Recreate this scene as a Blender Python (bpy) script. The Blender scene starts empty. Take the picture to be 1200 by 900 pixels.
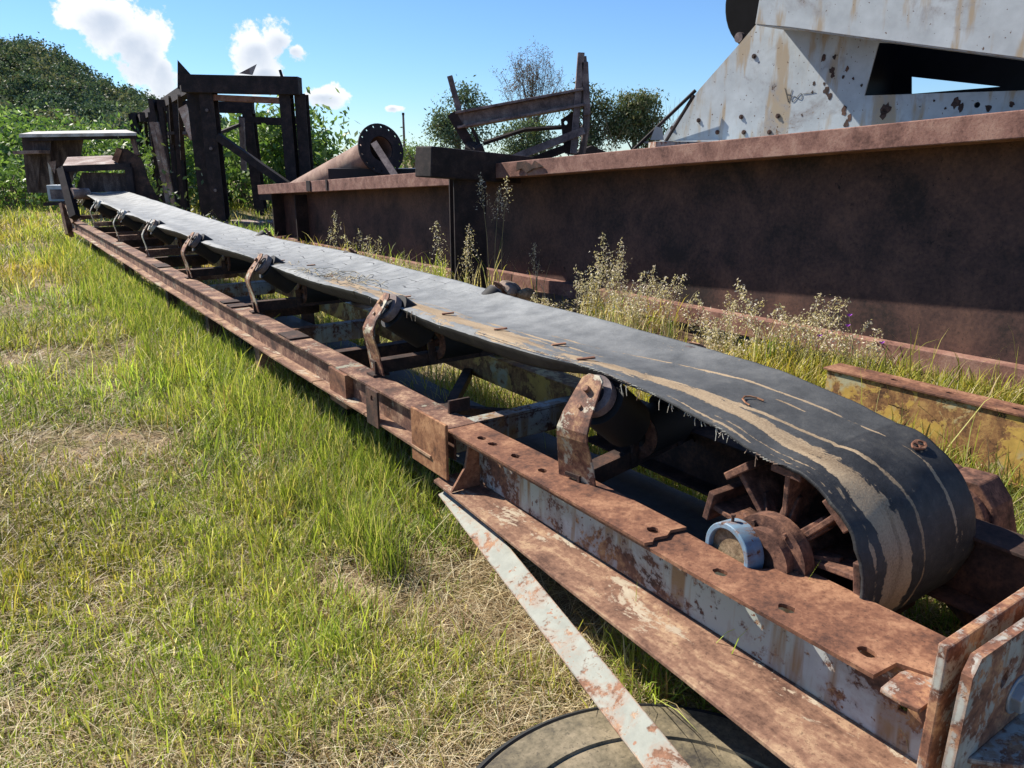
import bpy, math, random
import numpy as np
from mathutils import Vector, Matrix, geometry
R = math.radians
random.seed(7); RNG = np.random.default_rng(11)
sc = bpy.context.scene

# ---------------------------------------------------------------- camera
CAMH = 1.5; FPX = 900.0; PITCH = math.atan(265/900)
cd = bpy.data.cameras.new('camera'); cam = bpy.data.objects.new('camera', cd); sc.collection.objects.link(cam)
cam.location = (0, 0, CAMH); cam.rotation_euler = (math.pi/2-PITCH, 0, 0)
cd.sensor_width = 36; cd.lens = 36*FPX/1200; cd.clip_start = .05; cd.clip_end = 3000
sc.camera = cam

# ---------------------------------------------------------------- light, sky, exposure
SUN_DIR = Vector((-.90, .55, 1.0)).normalized()       # towards the sun
SUN_EL = math.asin(SUN_DIR.z); SUN_AZ = math.atan2(SUN_DIR.x, SUN_DIR.y)
SKY_STRENGTH = .08; SUN_STRENGTH = 5.0
sc.view_settings.view_transform = 'Standard'; sc.view_settings.look = 'None'
sc.view_settings.gamma = 1; sc.view_settings.use_curve_mapping = False
sc.view_settings.exposure = .84
sl = bpy.data.lights.new('sun', 'SUN'); sl.energy = SUN_STRENGTH; sl.angle = R(.5); sl.color = (1, .93, .82)
so = bpy.data.objects.new('sun', sl); sc.collection.objects.link(so)
so.rotation_euler = SUN_DIR.to_track_quat('Z', 'Y').to_euler(); so.location = (-20, 15, 25)
w = bpy.data.worlds.new('World'); sc.world = w; w.use_nodes = True
nt = w.node_tree; nt.nodes.clear()
def wn(t, **k):
    n = nt.nodes.new(t)
    for a, b in k.items(): setattr(n, a, b)
    return n
out = wn('ShaderNodeOutputWorld'); bg = wn('ShaderNodeBackground'); bg.inputs[1].default_value = SKY_STRENGTH
nt.links.new(bg.outputs[0], out.inputs[0])
sky = wn('ShaderNodeTexSky', sky_type='NISHITA', sun_disc=False)
sky.sun_elevation = SUN_EL; sky.sun_rotation = SUN_AZ; sky.air_density = 1.0; sky.dust_density = 0; sky.ozone_density = 5
tc = wn('ShaderNodeTexCoord')
def pixdir(px, py):
    x = (px-600)/FPX; u = (450-py)/FPX; cp, sp = math.cos(PITCH), math.sin(PITCH)
    return Vector((x, cp+u*sp, -sp+u*cp))
def vmath(op, a, b=None):
    n = wn('ShaderNodeVectorMath', operation=op); nt.links.new(a, n.inputs[0])
    if b is not None:
        if isinstance(b, Vector): n.inputs[1].default_value = b
        else: nt.links.new(b, n.inputs[1])
    return n
def fmath(op, a, b=None, clamp=False):
    n = wn('ShaderNodeMath', operation=op); n.use_clamp = clamp
    for i, q in enumerate((a, b)):
        if q is None: continue
        if isinstance(q, (int, float)): n.inputs[i].default_value = q
        else: nt.links.new(q, n.inputs[i])
    return n.outputs[0]
gen = tc.outputs['Generated']
cn = wn('ShaderNodeTexNoise'); cn.inputs['Scale'].default_value = 13; cn.inputs['Detail'].default_value = 9; cn.inputs['Roughness'].default_value = .62
nt.links.new(gen, cn.inputs['Vector'])
best = None; low = None
# cloud puffs: heading (as seen from the yard), angular half width, half height
for (px, py, a, b) in [(122,22,34,26),(155,50,44,32),(190,80,26,34),(172,66,30,30),(300,58,30,22),(328,48,26,24),(345,60,20,14),(310,85,26,18),(378,114,34,11),(460,127,9,4),(-420,60,80,34),(-330,20,70,26),(1500,60,90,30),(1650,90,70,30)]:
    c = pixdir(px, py).normalized(); rt = Vector((c.y, -c.x, 0)).normalized(); up = rt.cross(c)
    sca = FPX*1.02
    dx = vmath('DOT_PRODUCT', gen, rt*(sca/a)).outputs['Value']; dy = vmath('DOT_PRODUCT', gen, up*(sca/b)).outputs['Value']
    dxx = fmath('SUBTRACT', dx, c.dot(rt)*sca/a); dyy = fmath('SUBTRACT', dy, c.dot(up)*sca/b)
    r2 = fmath('ADD', fmath('MULTIPLY', dxx, dxx), fmath('MULTIPLY', dyy, dyy))
    front = fmath('GREATER_THAN', vmath('DOT_PRODUCT', gen, c).outputs['Value'], 0)
    v = fmath('MULTIPLY', fmath('SUBTRACT', 1.0, fmath('SQRT', r2)), front)
    v = fmath('SUBTRACT', v, fmath('MULTIPLY', fmath('SUBTRACT', 1.0, front), 5.0))
    lw = fmath('SUBTRACT', v, fmath('MULTIPLY', dyy, .55))
    best = v if best is None else fmath('MAXIMUM', best, v)
    low = lw if low is None else fmath('MAXIMUM', low, lw)
den = fmath('ADD', best, fmath('MULTIPLY', fmath('SUBTRACT', cn.outputs[0], .5), 5.5))
mr = wn('ShaderNodeMapRange', interpolation_type='SMOOTHSTEP'); nt.links.new(den, mr.inputs[0]); mr.inputs[1].default_value = .10; mr.inputs[2].default_value = .45
thick = wn('ShaderNodeMapRange', interpolation_type='SMOOTHSTEP')
nt.links.new(fmath('ADD', low, fmath('MULTIPLY', cn.outputs[0], 1.5)), thick.inputs[0]); thick.inputs[1].default_value = 1.0; thick.inputs[2].default_value = 1.9
ccol = wn('ShaderNodeMix', data_type='RGBA'); nt.links.new(thick.outputs[0], ccol.inputs['Factor'])
ccol.inputs['A'].default_value = (7.5, 7.6, 7.8, 1); ccol.inputs['B'].default_value = (4.6, 5.1, 5.9, 1)
cm = wn('ShaderNodeMix', data_type='RGBA'); nt.links.new(fmath('MULTIPLY', mr.outputs[0], .96), cm.inputs['Factor'])
tn = wn('ShaderNodeMix', data_type='RGBA', blend_type='MULTIPLY'); tn.inputs['Factor'].default_value = 1; tn.inputs['B'].default_value = (.73, .90, 1.10, 1); nt.links.new(sky.outputs[0], tn.inputs['A']); nt.links.new(tn.outputs['Result'], cm.inputs['A']); nt.links.new(ccol.outputs['Result'], cm.inputs['B']); nt.links.new(cm.outputs['Result'], bg.inputs[0])

# ---------------------------------------------------------------- frames of reference
A1 = R(34.7)   # heading of the conveyor; local axes: w across, s along, z up
A2 = R(37.9)   # heading of the plate girder
def at(px, py, y):
    r = pixdir(px, py); t = y/r.y
    return Vector((r.x*t, y, r.z*t+CAMH))
def to_local(P, ang):
    return Vector((P[0]*math.cos(ang)+P[1]*math.sin(ang), -P[0]*math.sin(ang)+P[1]*math.cos(ang), P[2] if len(P) > 2 else 0))
def gw(px, py, wv, ang=A2):
    r = pixdir(px, py); t = wv/(r.x*math.cos(ang)+r.y*math.sin(ang)); P = r*t
    return Vector((wv, -P.x*math.sin(ang)+P.y*math.cos(ang), P.z+CAMH))

# ---------------------------------------------------------------- helpers
ORG = {}
def tag(o, label=None, cat=None, group=None, kind=None):
    for k, v in (('label', label), ('category', cat), ('group', group), ('kind', kind)):
        if v: o[k] = v
    return o
def thing(name, label, cat, org=(0, 0, 0), ang=0, group=None):
    o = bpy.data.objects.new(name, None); sc.collection.objects.link(o); o.empty_display_size = .2
    c, s = math.cos(ang), math.sin(ang)
    o.location = (org[0]*c-org[1]*s, org[0]*s+org[1]*c, org[2]); o.rotation_euler = (0, 0, ang)
    ORG[o.name] = Vector(org); return tag(o, label, cat, group)
def copy_tree(o, parent=None):
    c = o.copy(); sc.collection.objects.link(c)
    if parent is not None: c.parent = parent
    for ch in list(o.children): copy_tree(ch, c)
    return c
class MB:
    def __init__(s): s.v = []; s.f = []
    def add(s, vs, fs):
        n = len(s.v); s.v += [tuple(p) for p in vs]; s.f += [tuple(i+n for i in f) for f in fs]; return s
    def box(s, a, b):
        (x0, y0, z0), (x1, y1, z1) = a, b
        return s.add([(x0,y0,z0),(x1,y0,z0),(x1,y1,z0),(x0,y1,z0),(x0,y0,z1),(x1,y0,z1),(x1,y1,z1),(x0,y1,z1)],
                     [(0,3,2,1),(4,5,6,7),(0,1,5,4),(1,2,6,5),(2,3,7,6),(3,0,4,7)])
    def bar(s, p, q, wd, ht, up=(0, 0, 1)):
        p, q = Vector(p), Vector(q); d = (q-p).normalized(); u = Vector(up); x = d.cross(u)
        if x.length < 1e-4: x = d.cross(Vector((1, 0, 0)))
        x.normalize(); u = x.cross(d).normalized(); x *= wd/2; u *= ht/2
        return s.add([p-x-u, p+x-u, p+x+u, p-x+u, q-x-u, q+x-u, q+x+u, q-x+u],
                     [(0,1,2,3),(7,6,5,4),(0,4,5,1),(1,5,6,2),(2,6,7,3),(3,7,4,0)])
    def ibar(s, p, q, wd, ht, t=.02, up=(0, 0, 1)):      # I section
        p, q = Vector(p), Vector(q); d = (q-p).normalized(); u = Vector(up); x = d.cross(u).normalized(); u = x.cross(d).normalized()
        o = u*(ht/2-t/2)
        s.bar(p+o, q+o, wd, t, up); s.bar(p-o, q-o, wd, t, up); return s.bar(p, q, t, ht-2*t-.001, up)
    def cyl(s, p, q, r0, r1=None, n=20, cap=True):
        r1 = r0 if r1 is None else r1
        p, q = Vector(p), Vector(q); d = (q-p).normalized(); x = d.orthogonal().normalized(); y = d.cross(x)
        vs = []; 
        for c, r in ((p, r0), (q, r1)):
            for i in range(n):
                a = 2*math.pi*i/n; vs.append(c+x*math.cos(a)*r+y*math.sin(a)*r)
        fs = [(i, (i+1) % n, n+(i+1) % n, n+i) for i in range(n)]
        if cap: fs += [tuple(range(n))[::-1], tuple(range(n, 2*n))]
        return s.add(vs, fs)
    def ring(s, p, q, ro, ri, n=28):
        p, q = Vector(p), Vector(q); d = (q-p).normalized(); x = d.orthogonal().normalized(); y = d.cross(x); vs = []
        for c, r in ((p, ro), (q, ro), (q, ri), (p, ri)):
            for i in range(n):
                a = 2*math.pi*i/n; vs.append(c+x*math.cos(a)*r+y*math.sin(a)*r)
        return s.add(vs, [(k*n+i, k*n+(i+1) % n, ((k+1) % 4)*n+(i+1) % n, ((k+1) % 4)*n+i) for k in range(4) for i in range(n)])
    def tube(s, pts, r, n=6, r1=None):
        pts = [Vector(p) for p in pts]; m = len(pts); vs = []
        for i, p in enumerate(pts):
            d = (pts[min(i+1, m-1)]-pts[max(i-1, 0)]).normalized(); x = d.orthogonal().normalized() if i == 0 else (x-d*x.dot(d)).normalized(); y = d.cross(x)
            rr = r if r1 is None else r+(r1-r)*i/(m-1)
            for k in range(n):
                a = 2*math.pi*k/n; vs.append(p+x*math.cos(a)*rr+y*math.sin(a)*rr)
        fs = [(i*n+k, i*n+(k+1) % n, (i+1)*n+(k+1) % n, (i+1)*n+k) for i in range(m-1) for k in range(n)]
        fs += [tuple(range(n))[::-1], tuple(range((m-1)*n, m*n))]
        return s.add(vs, fs)
    def plate(s, outer, fn, t, holes=()):
        """extrude a 2D polygon (with holes); fn(a, b, c) maps to 3D, c runs 0..t through the thickness"""
        loops = [[Vector((a, b, 0)) for a, b in lp] for lp in [outer]+list(holes)]
        flat = [p for lp in loops for p in lp]; tri = geometry.tessellate_polygon(loops); n = len(flat)
        vs = [fn(p.x, p.y, 0) for p in flat]+[fn(p.x, p.y, t) for p in flat]
        fs = [tuple(q) for q in tri]+[tuple(i+n for i in q[::-1]) for q in tri]; o = 0
        for lp in loops:
            m = len(lp); fs += [(o+i, o+(i+1) % m, n+o+(i+1) % m, n+o+i) for i in range(m)]; o += m
        return s.add(vs, fs)
    def build(s, name, mat, parent=None, smooth=False, bevel=0, org=None, merge=True):
        import bmesh
        me = bpy.data.meshes.new(name); me.from_pydata([tuple(v) for v in s.v], [], s.f)
        bm = bmesh.new(); bm.from_mesh(me)
        bmesh.ops.recalc_face_normals(bm, faces=bm.faces); bm.to_mesh(me); bm.free()
        me.materials.append(mat)
        o = bpy.data.objects.new(name, me); sc.collection.objects.link(o)
        if parent is not None:
            o.parent = parent
            if parent.type == 'EMPTY' and parent.name in ORG: o.location = -ORG[parent.name]
        if smooth:
            me.polygons.foreach_set('use_smooth', [True]*len(me.polygons))
            try: me.set_sharp_from_angle(angle=R(35))
            except Exception: pass
        if bevel:
            b = o.modifiers.new('bevel', 'BEVEL'); b.width = bevel; b.segments = 2; b.limit_method = 'ANGLE'; b.angle_limit = R(40)
        return o
def circ(cx, cy, rx, ry=None, n=16, rot=0, jit=0):
    ry = rx if ry is None else ry; o = []
    for i in range(n):
        a = 2*math.pi*i/n; j = 1+random.uniform(-jit, jit); x, y = math.cos(a)*rx*j, math.sin(a)*ry*j
        o.append((cx+x*math.cos(rot)-y*math.sin(rot), cy+x*math.sin(rot)+y*math.cos(rot)))
    return o

# ---------------------------------------------------------------- materials
class NT:
    def __init__(s, name):
        s.m = bpy.data.materials.new(name); s.m.use_nodes = True; s.t = s.m.node_tree; s.b = s.t.nodes['Principled BSDF']; s.o = s.t.nodes['Material Output']
    def n(s, typ, **k):
        q = s.t.nodes.new(typ)
        for a, b in k.items(): setattr(q, a, b)
        return q
    def l(s, a, b): s.t.links.new(a, b)
    def co(s, scale=(1, 1, 1)):
        c = s.n('ShaderNodeTexCoord'); oi = s.n('ShaderNodeObjectInfo'); mp = s.n('ShaderNodeMapping')
        mu = s.n('ShaderNodeVectorMath', operation='MULTIPLY_ADD'); s.l(oi.outputs['Random'], mu.inputs[0]); mu.inputs[1].default_value = (31, 17, 23)
        s.l(c.outputs['Object'], mu.inputs[2]); s.l(mu.outputs[0], mp.inputs[0]); mp.inputs['Scale'].default_value = scale; return mp.outputs[0]
    def noise(s, v, sc_, det=6, ro=.6, dist=0):
        q = s.n('ShaderNodeTexNoise'); s.l(v, q.inputs['Vector']); q.inputs['Scale'].default_value = sc_; q.inputs['Detail'].default_value = det
        q.inputs['Roughness'].default_value = ro; q.inputs['Distortion'].default_value = dist; return q.outputs[0]
    def ramp(s, f, stops):
        q = s.n('ShaderNodeValToRGB'); s.l(f, q.inputs[0]); e = q.color_ramp.elements
        while len(e) > 1: e.remove(e[-1])
        e[0].position = stops[0][0]; c = stops[0][1]; e[0].color = (*c, 1) if len(c) == 3 else c
        for p, c in stops[1:]:
            k = e.new(p); k.color = (*c, 1) if len(c) == 3 else c
        return q.outputs[0]
    def step(s, f, a, b):
        q = s.n('ShaderNodeMapRange', interpolation_type='SMOOTHSTEP'); s.l(f, q.inputs[0]); q.inputs[1].default_value = a; q.inputs[2].default_value = b; return q.outputs[0]
    def mix(s, f, a, b, blend='MIX'):
        q = s.n('ShaderNodeMix', data_type='RGBA', blend_type=blend)
        for i, x in (('Factor', f), ('A', a), ('B', b)):
            if isinstance(x, (int, float)): q.inputs[i].default_value = x
            elif isinstance(x, tuple): q.inputs[i].default_value = (*x, 1)
            else: s.l(x, q.inputs[i])
        return q.outputs['Result']
    def math(s, op, a, b=0.):
        q = s.n('ShaderNodeMath', operation=op)
        for i, x in enumerate((a, b)):
            if isinstance(x, (int, float)): q.inputs[i].default_value = x
            else: s.l(x, q.inputs[i])
        return q.outputs[0]
    def bump(s, h, st=.4, d=.01):
        q = s.n('ShaderNodeBump'); s.l(h, q.inputs['Height']); q.inputs['Strength'].default_value = st; q.inputs['Distance'].default_value = d; s.l(q.outputs[0], s.b.inputs['Normal'])
def rust(name, dark=(.07, .032, .022), mid=(.19, .085, .055), light=(.36, .19, .10), paint=None, amt=.5, scale=4, stretch=(1, 1, 1), rough=.8, bump=.35, stain=None, paint2=None, fine=60, pit=0., edge=0.):
    m = NT(name); v = m.co(stretch); v1 = m.co()
    a = m.noise(v, scale*1.7, 8, .65, .3); b = m.noise(v1, fine, 5, .7)
    ab = m.math('ADD', m.math('MULTIPLY', a, .68), m.math('MULTIPLY', b, .32))
    col = m.ramp(ab, [(.38, dark), (.5, mid), (.62, light)]); h = ab; rg = rough
    spk = m.step(m.noise(v1, fine*1.6, 3, .75), .57, .66); col = m.mix(m.math('MULTIPLY', spk, .55), col, tuple(c*.7 for c in dark))
    if pit:
        sp = m.step(m.noise(v1, fine*.55, 3, .8), .60, .72); big = m.step(m.noise(v1, scale*.9, 3, .5), .48, .62)
        pf = m.math('MULTIPLY', m.math('MULTIPLY', sp, big), pit); col = m.mix(pf, col, tuple(c*.35 for c in dark))
    if paint:
        pm = m.noise(v, scale, 10, .68, .5); mask = m.step(m.math('ADD', m.math('MULTIPLY', pm, .85), m.math('MULTIPLY', b, .15)), .5+(.5-amt)*.5, .53+(.5-amt)*.5)
        pc = m.ramp(m.noise(v1, scale*3, 6, .6), [(.35, tuple(c*.78 for c in paint)), (.65, paint)])
        if paint2: pc = m.mix(m.step(m.noise(v1, scale*.8, 4), .5, .6), pc, paint2)
        if stain:
            st = m.co((scale*2.2, scale*2.2, .7)); sf = m.step(m.noise(st, 1.6, 4, .6), .51, .63); pc = m.mix(m.math('MULTIPLY', sf, .85), pc, stain)
        # rust bleeding around chips
        if edge:
            bv = m.n('ShaderNodeBevel', samples=4); bv.inputs['Radius'].default_value = edge; ge = m.n('ShaderNodeNewGeometry'); dt = m.n('ShaderNodeVectorMath', operation='DOT_PRODUCT'); m.l(bv.outputs[0], dt.inputs[0]); m.l(ge.outputs['Normal'], dt.inputs[1])
            ed = m.step(m.math('ADD', m.math('SUBTRACT', 1.0, dt.outputs['Value']), m.math('MULTIPLY', m.math('SUBTRACT', m.noise(v1, 24, 4, .7), .5), .35)), .015, .06)
            mask = m.math('MULTIPLY', mask, m.math('SUBTRACT', 1.0, ed))
        halo = m.step(pm, .5+(.5-amt)*.5-.02, .60+(.5-amt)*.5); pc = m.mix(halo, tuple(.55*a_+.45*b_ for a_, b_ in zip(mid, paint)), pc)
        sp = m.step(m.noise(v1, 38, 2, .5), .70, .73); pc = m.mix(sp, pc, mid)
        col = m.mix(mask, col, pc); r = m.n('ShaderNodeMapRange'); m.l(mask, r.inputs[0]); r.inputs[3].default_value = rough; r.inputs[4].default_value = .5
        m.l(r.outputs[0], m.b.inputs['Roughness']); h = m.math('ADD', m.math('MULTIPLY', ab, .6), m.math('MULTIPLY', mask, .35))
    else: m.b.inputs['Roughness'].default_value = rough
    m.l(col, m.b.inputs['Base Color']); m.bump(h, bump, .006); m.b.inputs['Specular IOR Level'].default_value = .3
    return m.m
def plain(name, c, rough=.6, spec=.4, var=.25, scale=8, metal=0):
    m = NT(name); v = m.co(); a = m.noise(v, scale, 5)
    m.l(m.ramp(a, [(.3, tuple(x*(1-var) for x in c)), (.7, tuple(min(1, x*(1+var)) for x in c))]), m.b.inputs['Base Color'])
    m.b.inputs['Roughness'].default_value = rough; m.b.inputs['Specular IOR Level'].default_value = spec; m.b.inputs['Metallic'].default_value = metal; m.bump(a, .2, .004); return m.m
def leafmat(name, trans=.5, gloss=.25, tint=(1, 1, 1)):
    m = NT(name); at_ = m.n('ShaderNodeAttribute', attribute_name='col'); c = m.mix(1.0, at_.outputs['Color'], tint, 'MULTIPLY')
    tr = m.n('ShaderNodeBsdfTranslucent'); m.l(m.mix(1.0, c, (1.25, 1.3, .7), 'MULTIPLY'), tr.inputs[0]); m.l(c, m.b.inputs['Base Color'])
    m.b.inputs['Roughness'].default_value = .5; m.b.inputs['Specular IOR Level'].default_value = gloss
    ms = m.n('ShaderNodeMixShader'); ms.inputs[0].default_value = trans; m.l(m.b.outputs[0], ms.inputs[1]); m.l(tr.outputs[0], ms.inputs[2]); m.l(ms.outputs[0], m.o.inputs[0]); return m.m
M = {}
M['rust'] = rust('rust', dark=(.06,.028,.02), mid=(.185,.082,.047), light=(.35,.185,.105), scale=4)
M['rust_dark'] = rust('rust_dark', (.02,.013,.011), (.05,.029,.023), (.12,.06,.04), scale=5)
M['rust_orange'] = rust('rust_orange', (.08,.035,.02), (.24,.105,.05), (.42,.22,.11), scale=6, fine=45)
M['rust_tan'] = rust('rust_tan', (.09,.045,.03), (.23,.125,.08), (.42,.28,.17), paint=(.50,.43,.32), amt=.38, scale=3.6, stretch=(2.2,.8,1))
M['channel'] = rust('channel_paint', (.045,.026,.02), (.15,.07,.045), (.40,.22,.10), paint=(.41,.43,.42), amt=.60, scale=3.4, edge=.006, stain=(.22,.115,.035), paint2=(.34,.37,.33))
M['far_web'] = rust('far_rail', (.05,.028,.022), (.16,.08,.055), (.42,.27,.17), paint=(.34,.34,.26), amt=.35, scale=4)
M['endplate'] = rust('end_plate_paint', (.07,.035,.025), (.22,.10,.06), (.45,.25,.13), paint=(.42,.42,.37), amt=.55, scale=7, edge=.012, stain=(.24,.14,.07))
M['brace'] = rust('brace_paint', (.10,.05,.03), (.28,.14,.08), (.45,.27,.15), paint=(.31,.32,.27), amt=.70, scale=6, edge=.008)
M['bracket_chip'] = rust('bracket_chipped', (.06,.03,.022), (.20,.09,.055), (.46,.28,.14), paint=(.50,.46,.34), amt=.42, scale=9, rough=.7)
M['bracket_pale'] = rust('bracket_pale', (.12,.08,.06), (.26,.18,.13), (.42,.34,.26), paint=(.50,.49,.42), amt=.6, scale=8)
M['yellow'] = rust('yellow_flaking', (.07,.035,.02), (.24,.12,.05), (.42,.25,.09), paint=(.54,.35,.09), amt=.50, scale=6, paint2=(.40,.37,.24))
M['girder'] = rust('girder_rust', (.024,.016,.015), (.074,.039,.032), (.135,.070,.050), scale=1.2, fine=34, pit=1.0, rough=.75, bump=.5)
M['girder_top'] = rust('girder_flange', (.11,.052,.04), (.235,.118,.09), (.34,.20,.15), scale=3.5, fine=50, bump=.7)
M['white'] = rust('bin_paint', (.03,.022,.018), (.10,.06,.04), (.40,.27,.14), paint=(.40,.44,.46), amt=.80, scale=1.6, stain=(.30,.23,.14), fine=30)
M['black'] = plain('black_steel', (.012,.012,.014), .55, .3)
M['blacksteel'] = rust('trestle_steel', (.011,.009,.010), (.023,.016,.017), (.05,.032,.03), scale=3)  # near-black colour includes the backlit shade of the trestle faces
M['wheel_shade'] = plain('wheel_shade_black', (.006,.006,.007), .95, .1)  # wheel sits in shade, and that shade is put into its black
M['timber'] = rust('dark_timber', (.012,.01,.01), (.025,.018,.017), (.05,.035,.03), scale=5)  # near-black brown all over
M['greysteel'] = rust('weathered_frame', (.07,.055,.055), (.15,.115,.11), (.26,.21,.19), scale=4)
M['pipe'] = rust('pipe_rust', (.14,.08,.06), (.24,.15,.115), (.34,.23,.17), scale=2)
M['blue'] = rust('blue_paint', (.05,.03,.02), (.16,.08,.05), (.3,.2,.12), paint=(.18,.28,.37), amt=.70, scale=9)
M['hub'] = rust('hub_rust', (.035,.018,.013), (.12,.058,.04), (.26,.13,.08), scale=9, bump=.8)
M['soil_plug'] = rust('packed_dirt', (.09,.06,.035), (.2,.14,.08), (.32,.23,.14), scale=20, bump=1)
M['rubber'] = plain('roller_rubber', (.012,.012,.013), .7, .3)
M['tread'] = plain('tyre_tread', (.03,.03,.03), .8, .2)
M['sidewall'] = rust('dusty_sidewall', (.045,.04,.033), (.15,.125,.08), (.27,.22,.145), scale=3.4, bump=.3)
M['sheet'] = rust('sheet_iron', (.10,.06,.05), (.24,.16,.13), (.45,.40,.36), scale=1.6)
M['sheetpale'] = rust('pale_sheet', (.3,.27,.24), (.5,.48,.45), (.66,.65,.62), scale=2)
M['darkhopper'] = rust('hopper_steel', (.025,.018,.016), (.06,.04,.035), (.16,.12,.10), scale=2.5, stretch=(2,2,.5))
M['cabinet'] = plain('grey_cabinet', (.42,.46,.48), .5)
M['shedblue'] = plain('blue_shed', (.18,.36,.48), .5)
M['zinc'] = plain('zinc_bolt', (.35,.36,.36), .4, .5, metal=.4)
M['bark'] = plain('bark', (.16,.13,.10), .9, .1, .5, 3)
M['paleshed'] = plain('pale_roof', (.55,.53,.5), .7)
M['stone'] = plain('stone', (.26,.20,.16), .9, .2, .4, 14)
M['marker'] = plain('black_marker', (.02,.02,.02), .6)
M['straw'] = leafmat('straw_stems', .3, .15)
M['grass'] = leafmat('grass_blades', .45, .25)
M['leaf'] = leafmat('broad_leaves', .35, .45)
M['treeleaf'] = leafmat('tree_leaves', .22, .04)
# ground
m = NT('yard_soil'); v = m.co(); g1 = m.noise(v, .7, 6, .6); g2 = m.noise(v, 22, 8, .75); g3 = m.noise(v, 4, 6, .7)
soil = m.ramp(g2, [(.3, (.10,.065,.04)), (.5, (.32,.23,.145)), (.70, (.52,.40,.27))])
turf = m.ramp(g2, [(.3, (.06,.05,.02)), (.5, (.17,.15,.06)), (.7, (.32,.27,.13))])
m.l(m.mix(m.step(m.math('ADD', m.math('MULTIPLY', g1, .5), m.math('MULTIPLY', g3, .5)), .45, .56), turf, soil), m.b.inputs['Base Color']); m.b.inputs['Roughness'].default_value = .95; m.b.inputs['Specular IOR Level'].default_value = .1
m.bump(m.math('ADD', g2, g3), .9, .03); M['ground'] = m.m
M['bank'] = rust('earth', (.05,.03,.02), (.14,.085,.055), (.26,.17,.11), scale=7, bump=1.0)
M['hill'] = plain('hill_floor', (.03,.045,.018), .95, .05, .3, .2)
# belt
m = NT('conveyor_belt'); uv = m.n('ShaderNodeUVMap'); wa = m.n('ShaderNodeAttribute', attribute_name='wear'); ck = m.n('ShaderNodeAttribute', attribute_name='crack'); ag = m.n('ShaderNodeAttribute', attribute_name='age_sheen')
mp = m.n('ShaderNodeMapping'); m.l(uv.outputs[0], mp.inputs[0]); mp.inputs['Scale'].default_value = (1, .22, 1)
mp2 = m.n('ShaderNodeMapping'); m.l(uv.outputs[0], mp2.inputs[0]); mp2.inputs['Scale'].default_value = (1, 1, 1)
n1 = m.noise(mp.outputs[0], 15, 6, .6, .8); n2 = m.noise(mp2.outputs[0], 160, 4, .7); n3 = m.noise(mp2.outputs[0], 7, 6, .65)
n4 = m.noise(mp2.outputs[0], 34, 6, .75); wq = m.math('ADD', wa.outputs['Fac'], m.math('MULTIPLY', m.math('SUBTRACT', n1, .5), 1.9))
wm = m.math('MAXIMUM', m.step(m.math('ADD', wq, m.math('MULTIPLY', m.math('SUBTRACT', n4, .5), 1.1)), .40, .50), m.math('MULTIPLY', m.step(n4, .60, .74), .16))
base = m.ramp(m.math('ADD', m.math('MULTIPLY', n3, .5), m.math('MULTIPLY', n4, .5)), [(.35, (.016,.017,.018)), (.5, (.032,.033,.035)), (.66, (.065,.064,.060))])
old_sheen = m.ramp(m.math('ADD', m.math('MULTIPLY', n3, .6), m.math('MULTIPLY', n2, .4)), [(.38, (.15,.155,.15)), (.62, (.34,.345,.33))])  # aged rubber grey, with the sky sheen put into the colour
col = m.mix(ag.outputs['Fac'], base, old_sheen)
tan = m.ramp(m.math('ADD', m.math('MULTIPLY', n2, .5), m.math('MULTIPLY', n1, .5)), [(.35, (.16,.11,.065)), (.6, (.40,.30,.19))])
col = m.mix(wm, col, tan)
bk = m.n('ShaderNodeTexBrick'); m.l(mp2.outputs[0], bk.inputs['Vector']); bk.inputs['Scale'].default_value = 1; bk.inputs['Mortar Size'].default_value = .004; bk.inputs['Brick Width'].default_value = .16; bk.inputs['Row Height'].default_value = .21; bk.inputs['Mortar Smooth'].default_value = .2
dm = m.n('ShaderNodeVectorMath', operation='MULTIPLY_ADD'); cno = m.n('ShaderNodeTexNoise'); cno.inputs['Scale'].default_value = 4; m.l(mp2.outputs[0], cno.inputs['Vector']); m.l(cno.outputs['Color'], dm.inputs[0]); dm.inputs[1].default_value = (.16,.16,0); m.l(mp2.outputs[0], dm.inputs[2]); m.l(dm.outputs[0], bk.inputs['Vector'])
cf = m.math('MULTIPLY', m.math('MULTIPLY', bk.outputs['Fac'], ck.outputs['Fac']), m.step(n3, .44, .56)); col = m.mix(cf, col, (.012,.011,.01))
m.l(col, m.b.inputs['Base Color']); rr = m.n('ShaderNodeMapRange'); m.l(wm, rr.inputs[0]); rr.inputs[3].default_value = .60; rr.inputs[4].default_value = .9; m.l(rr.outputs[0], m.b.inputs['Roughness']); m.b.inputs['Specular IOR Level'].default_value = .32
hh = m.math('SUBTRACT', m.math('ADD', m.math('MULTIPLY', n2, .35), m.math('MULTIPLY', n4, .7)), m.math('ADD', m.math('MULTIPLY', wm, .5), m.math('MULTIPLY', cf, 1.0))); m.bump(hh, .5, .005); M['belt'] = m.m

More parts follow.
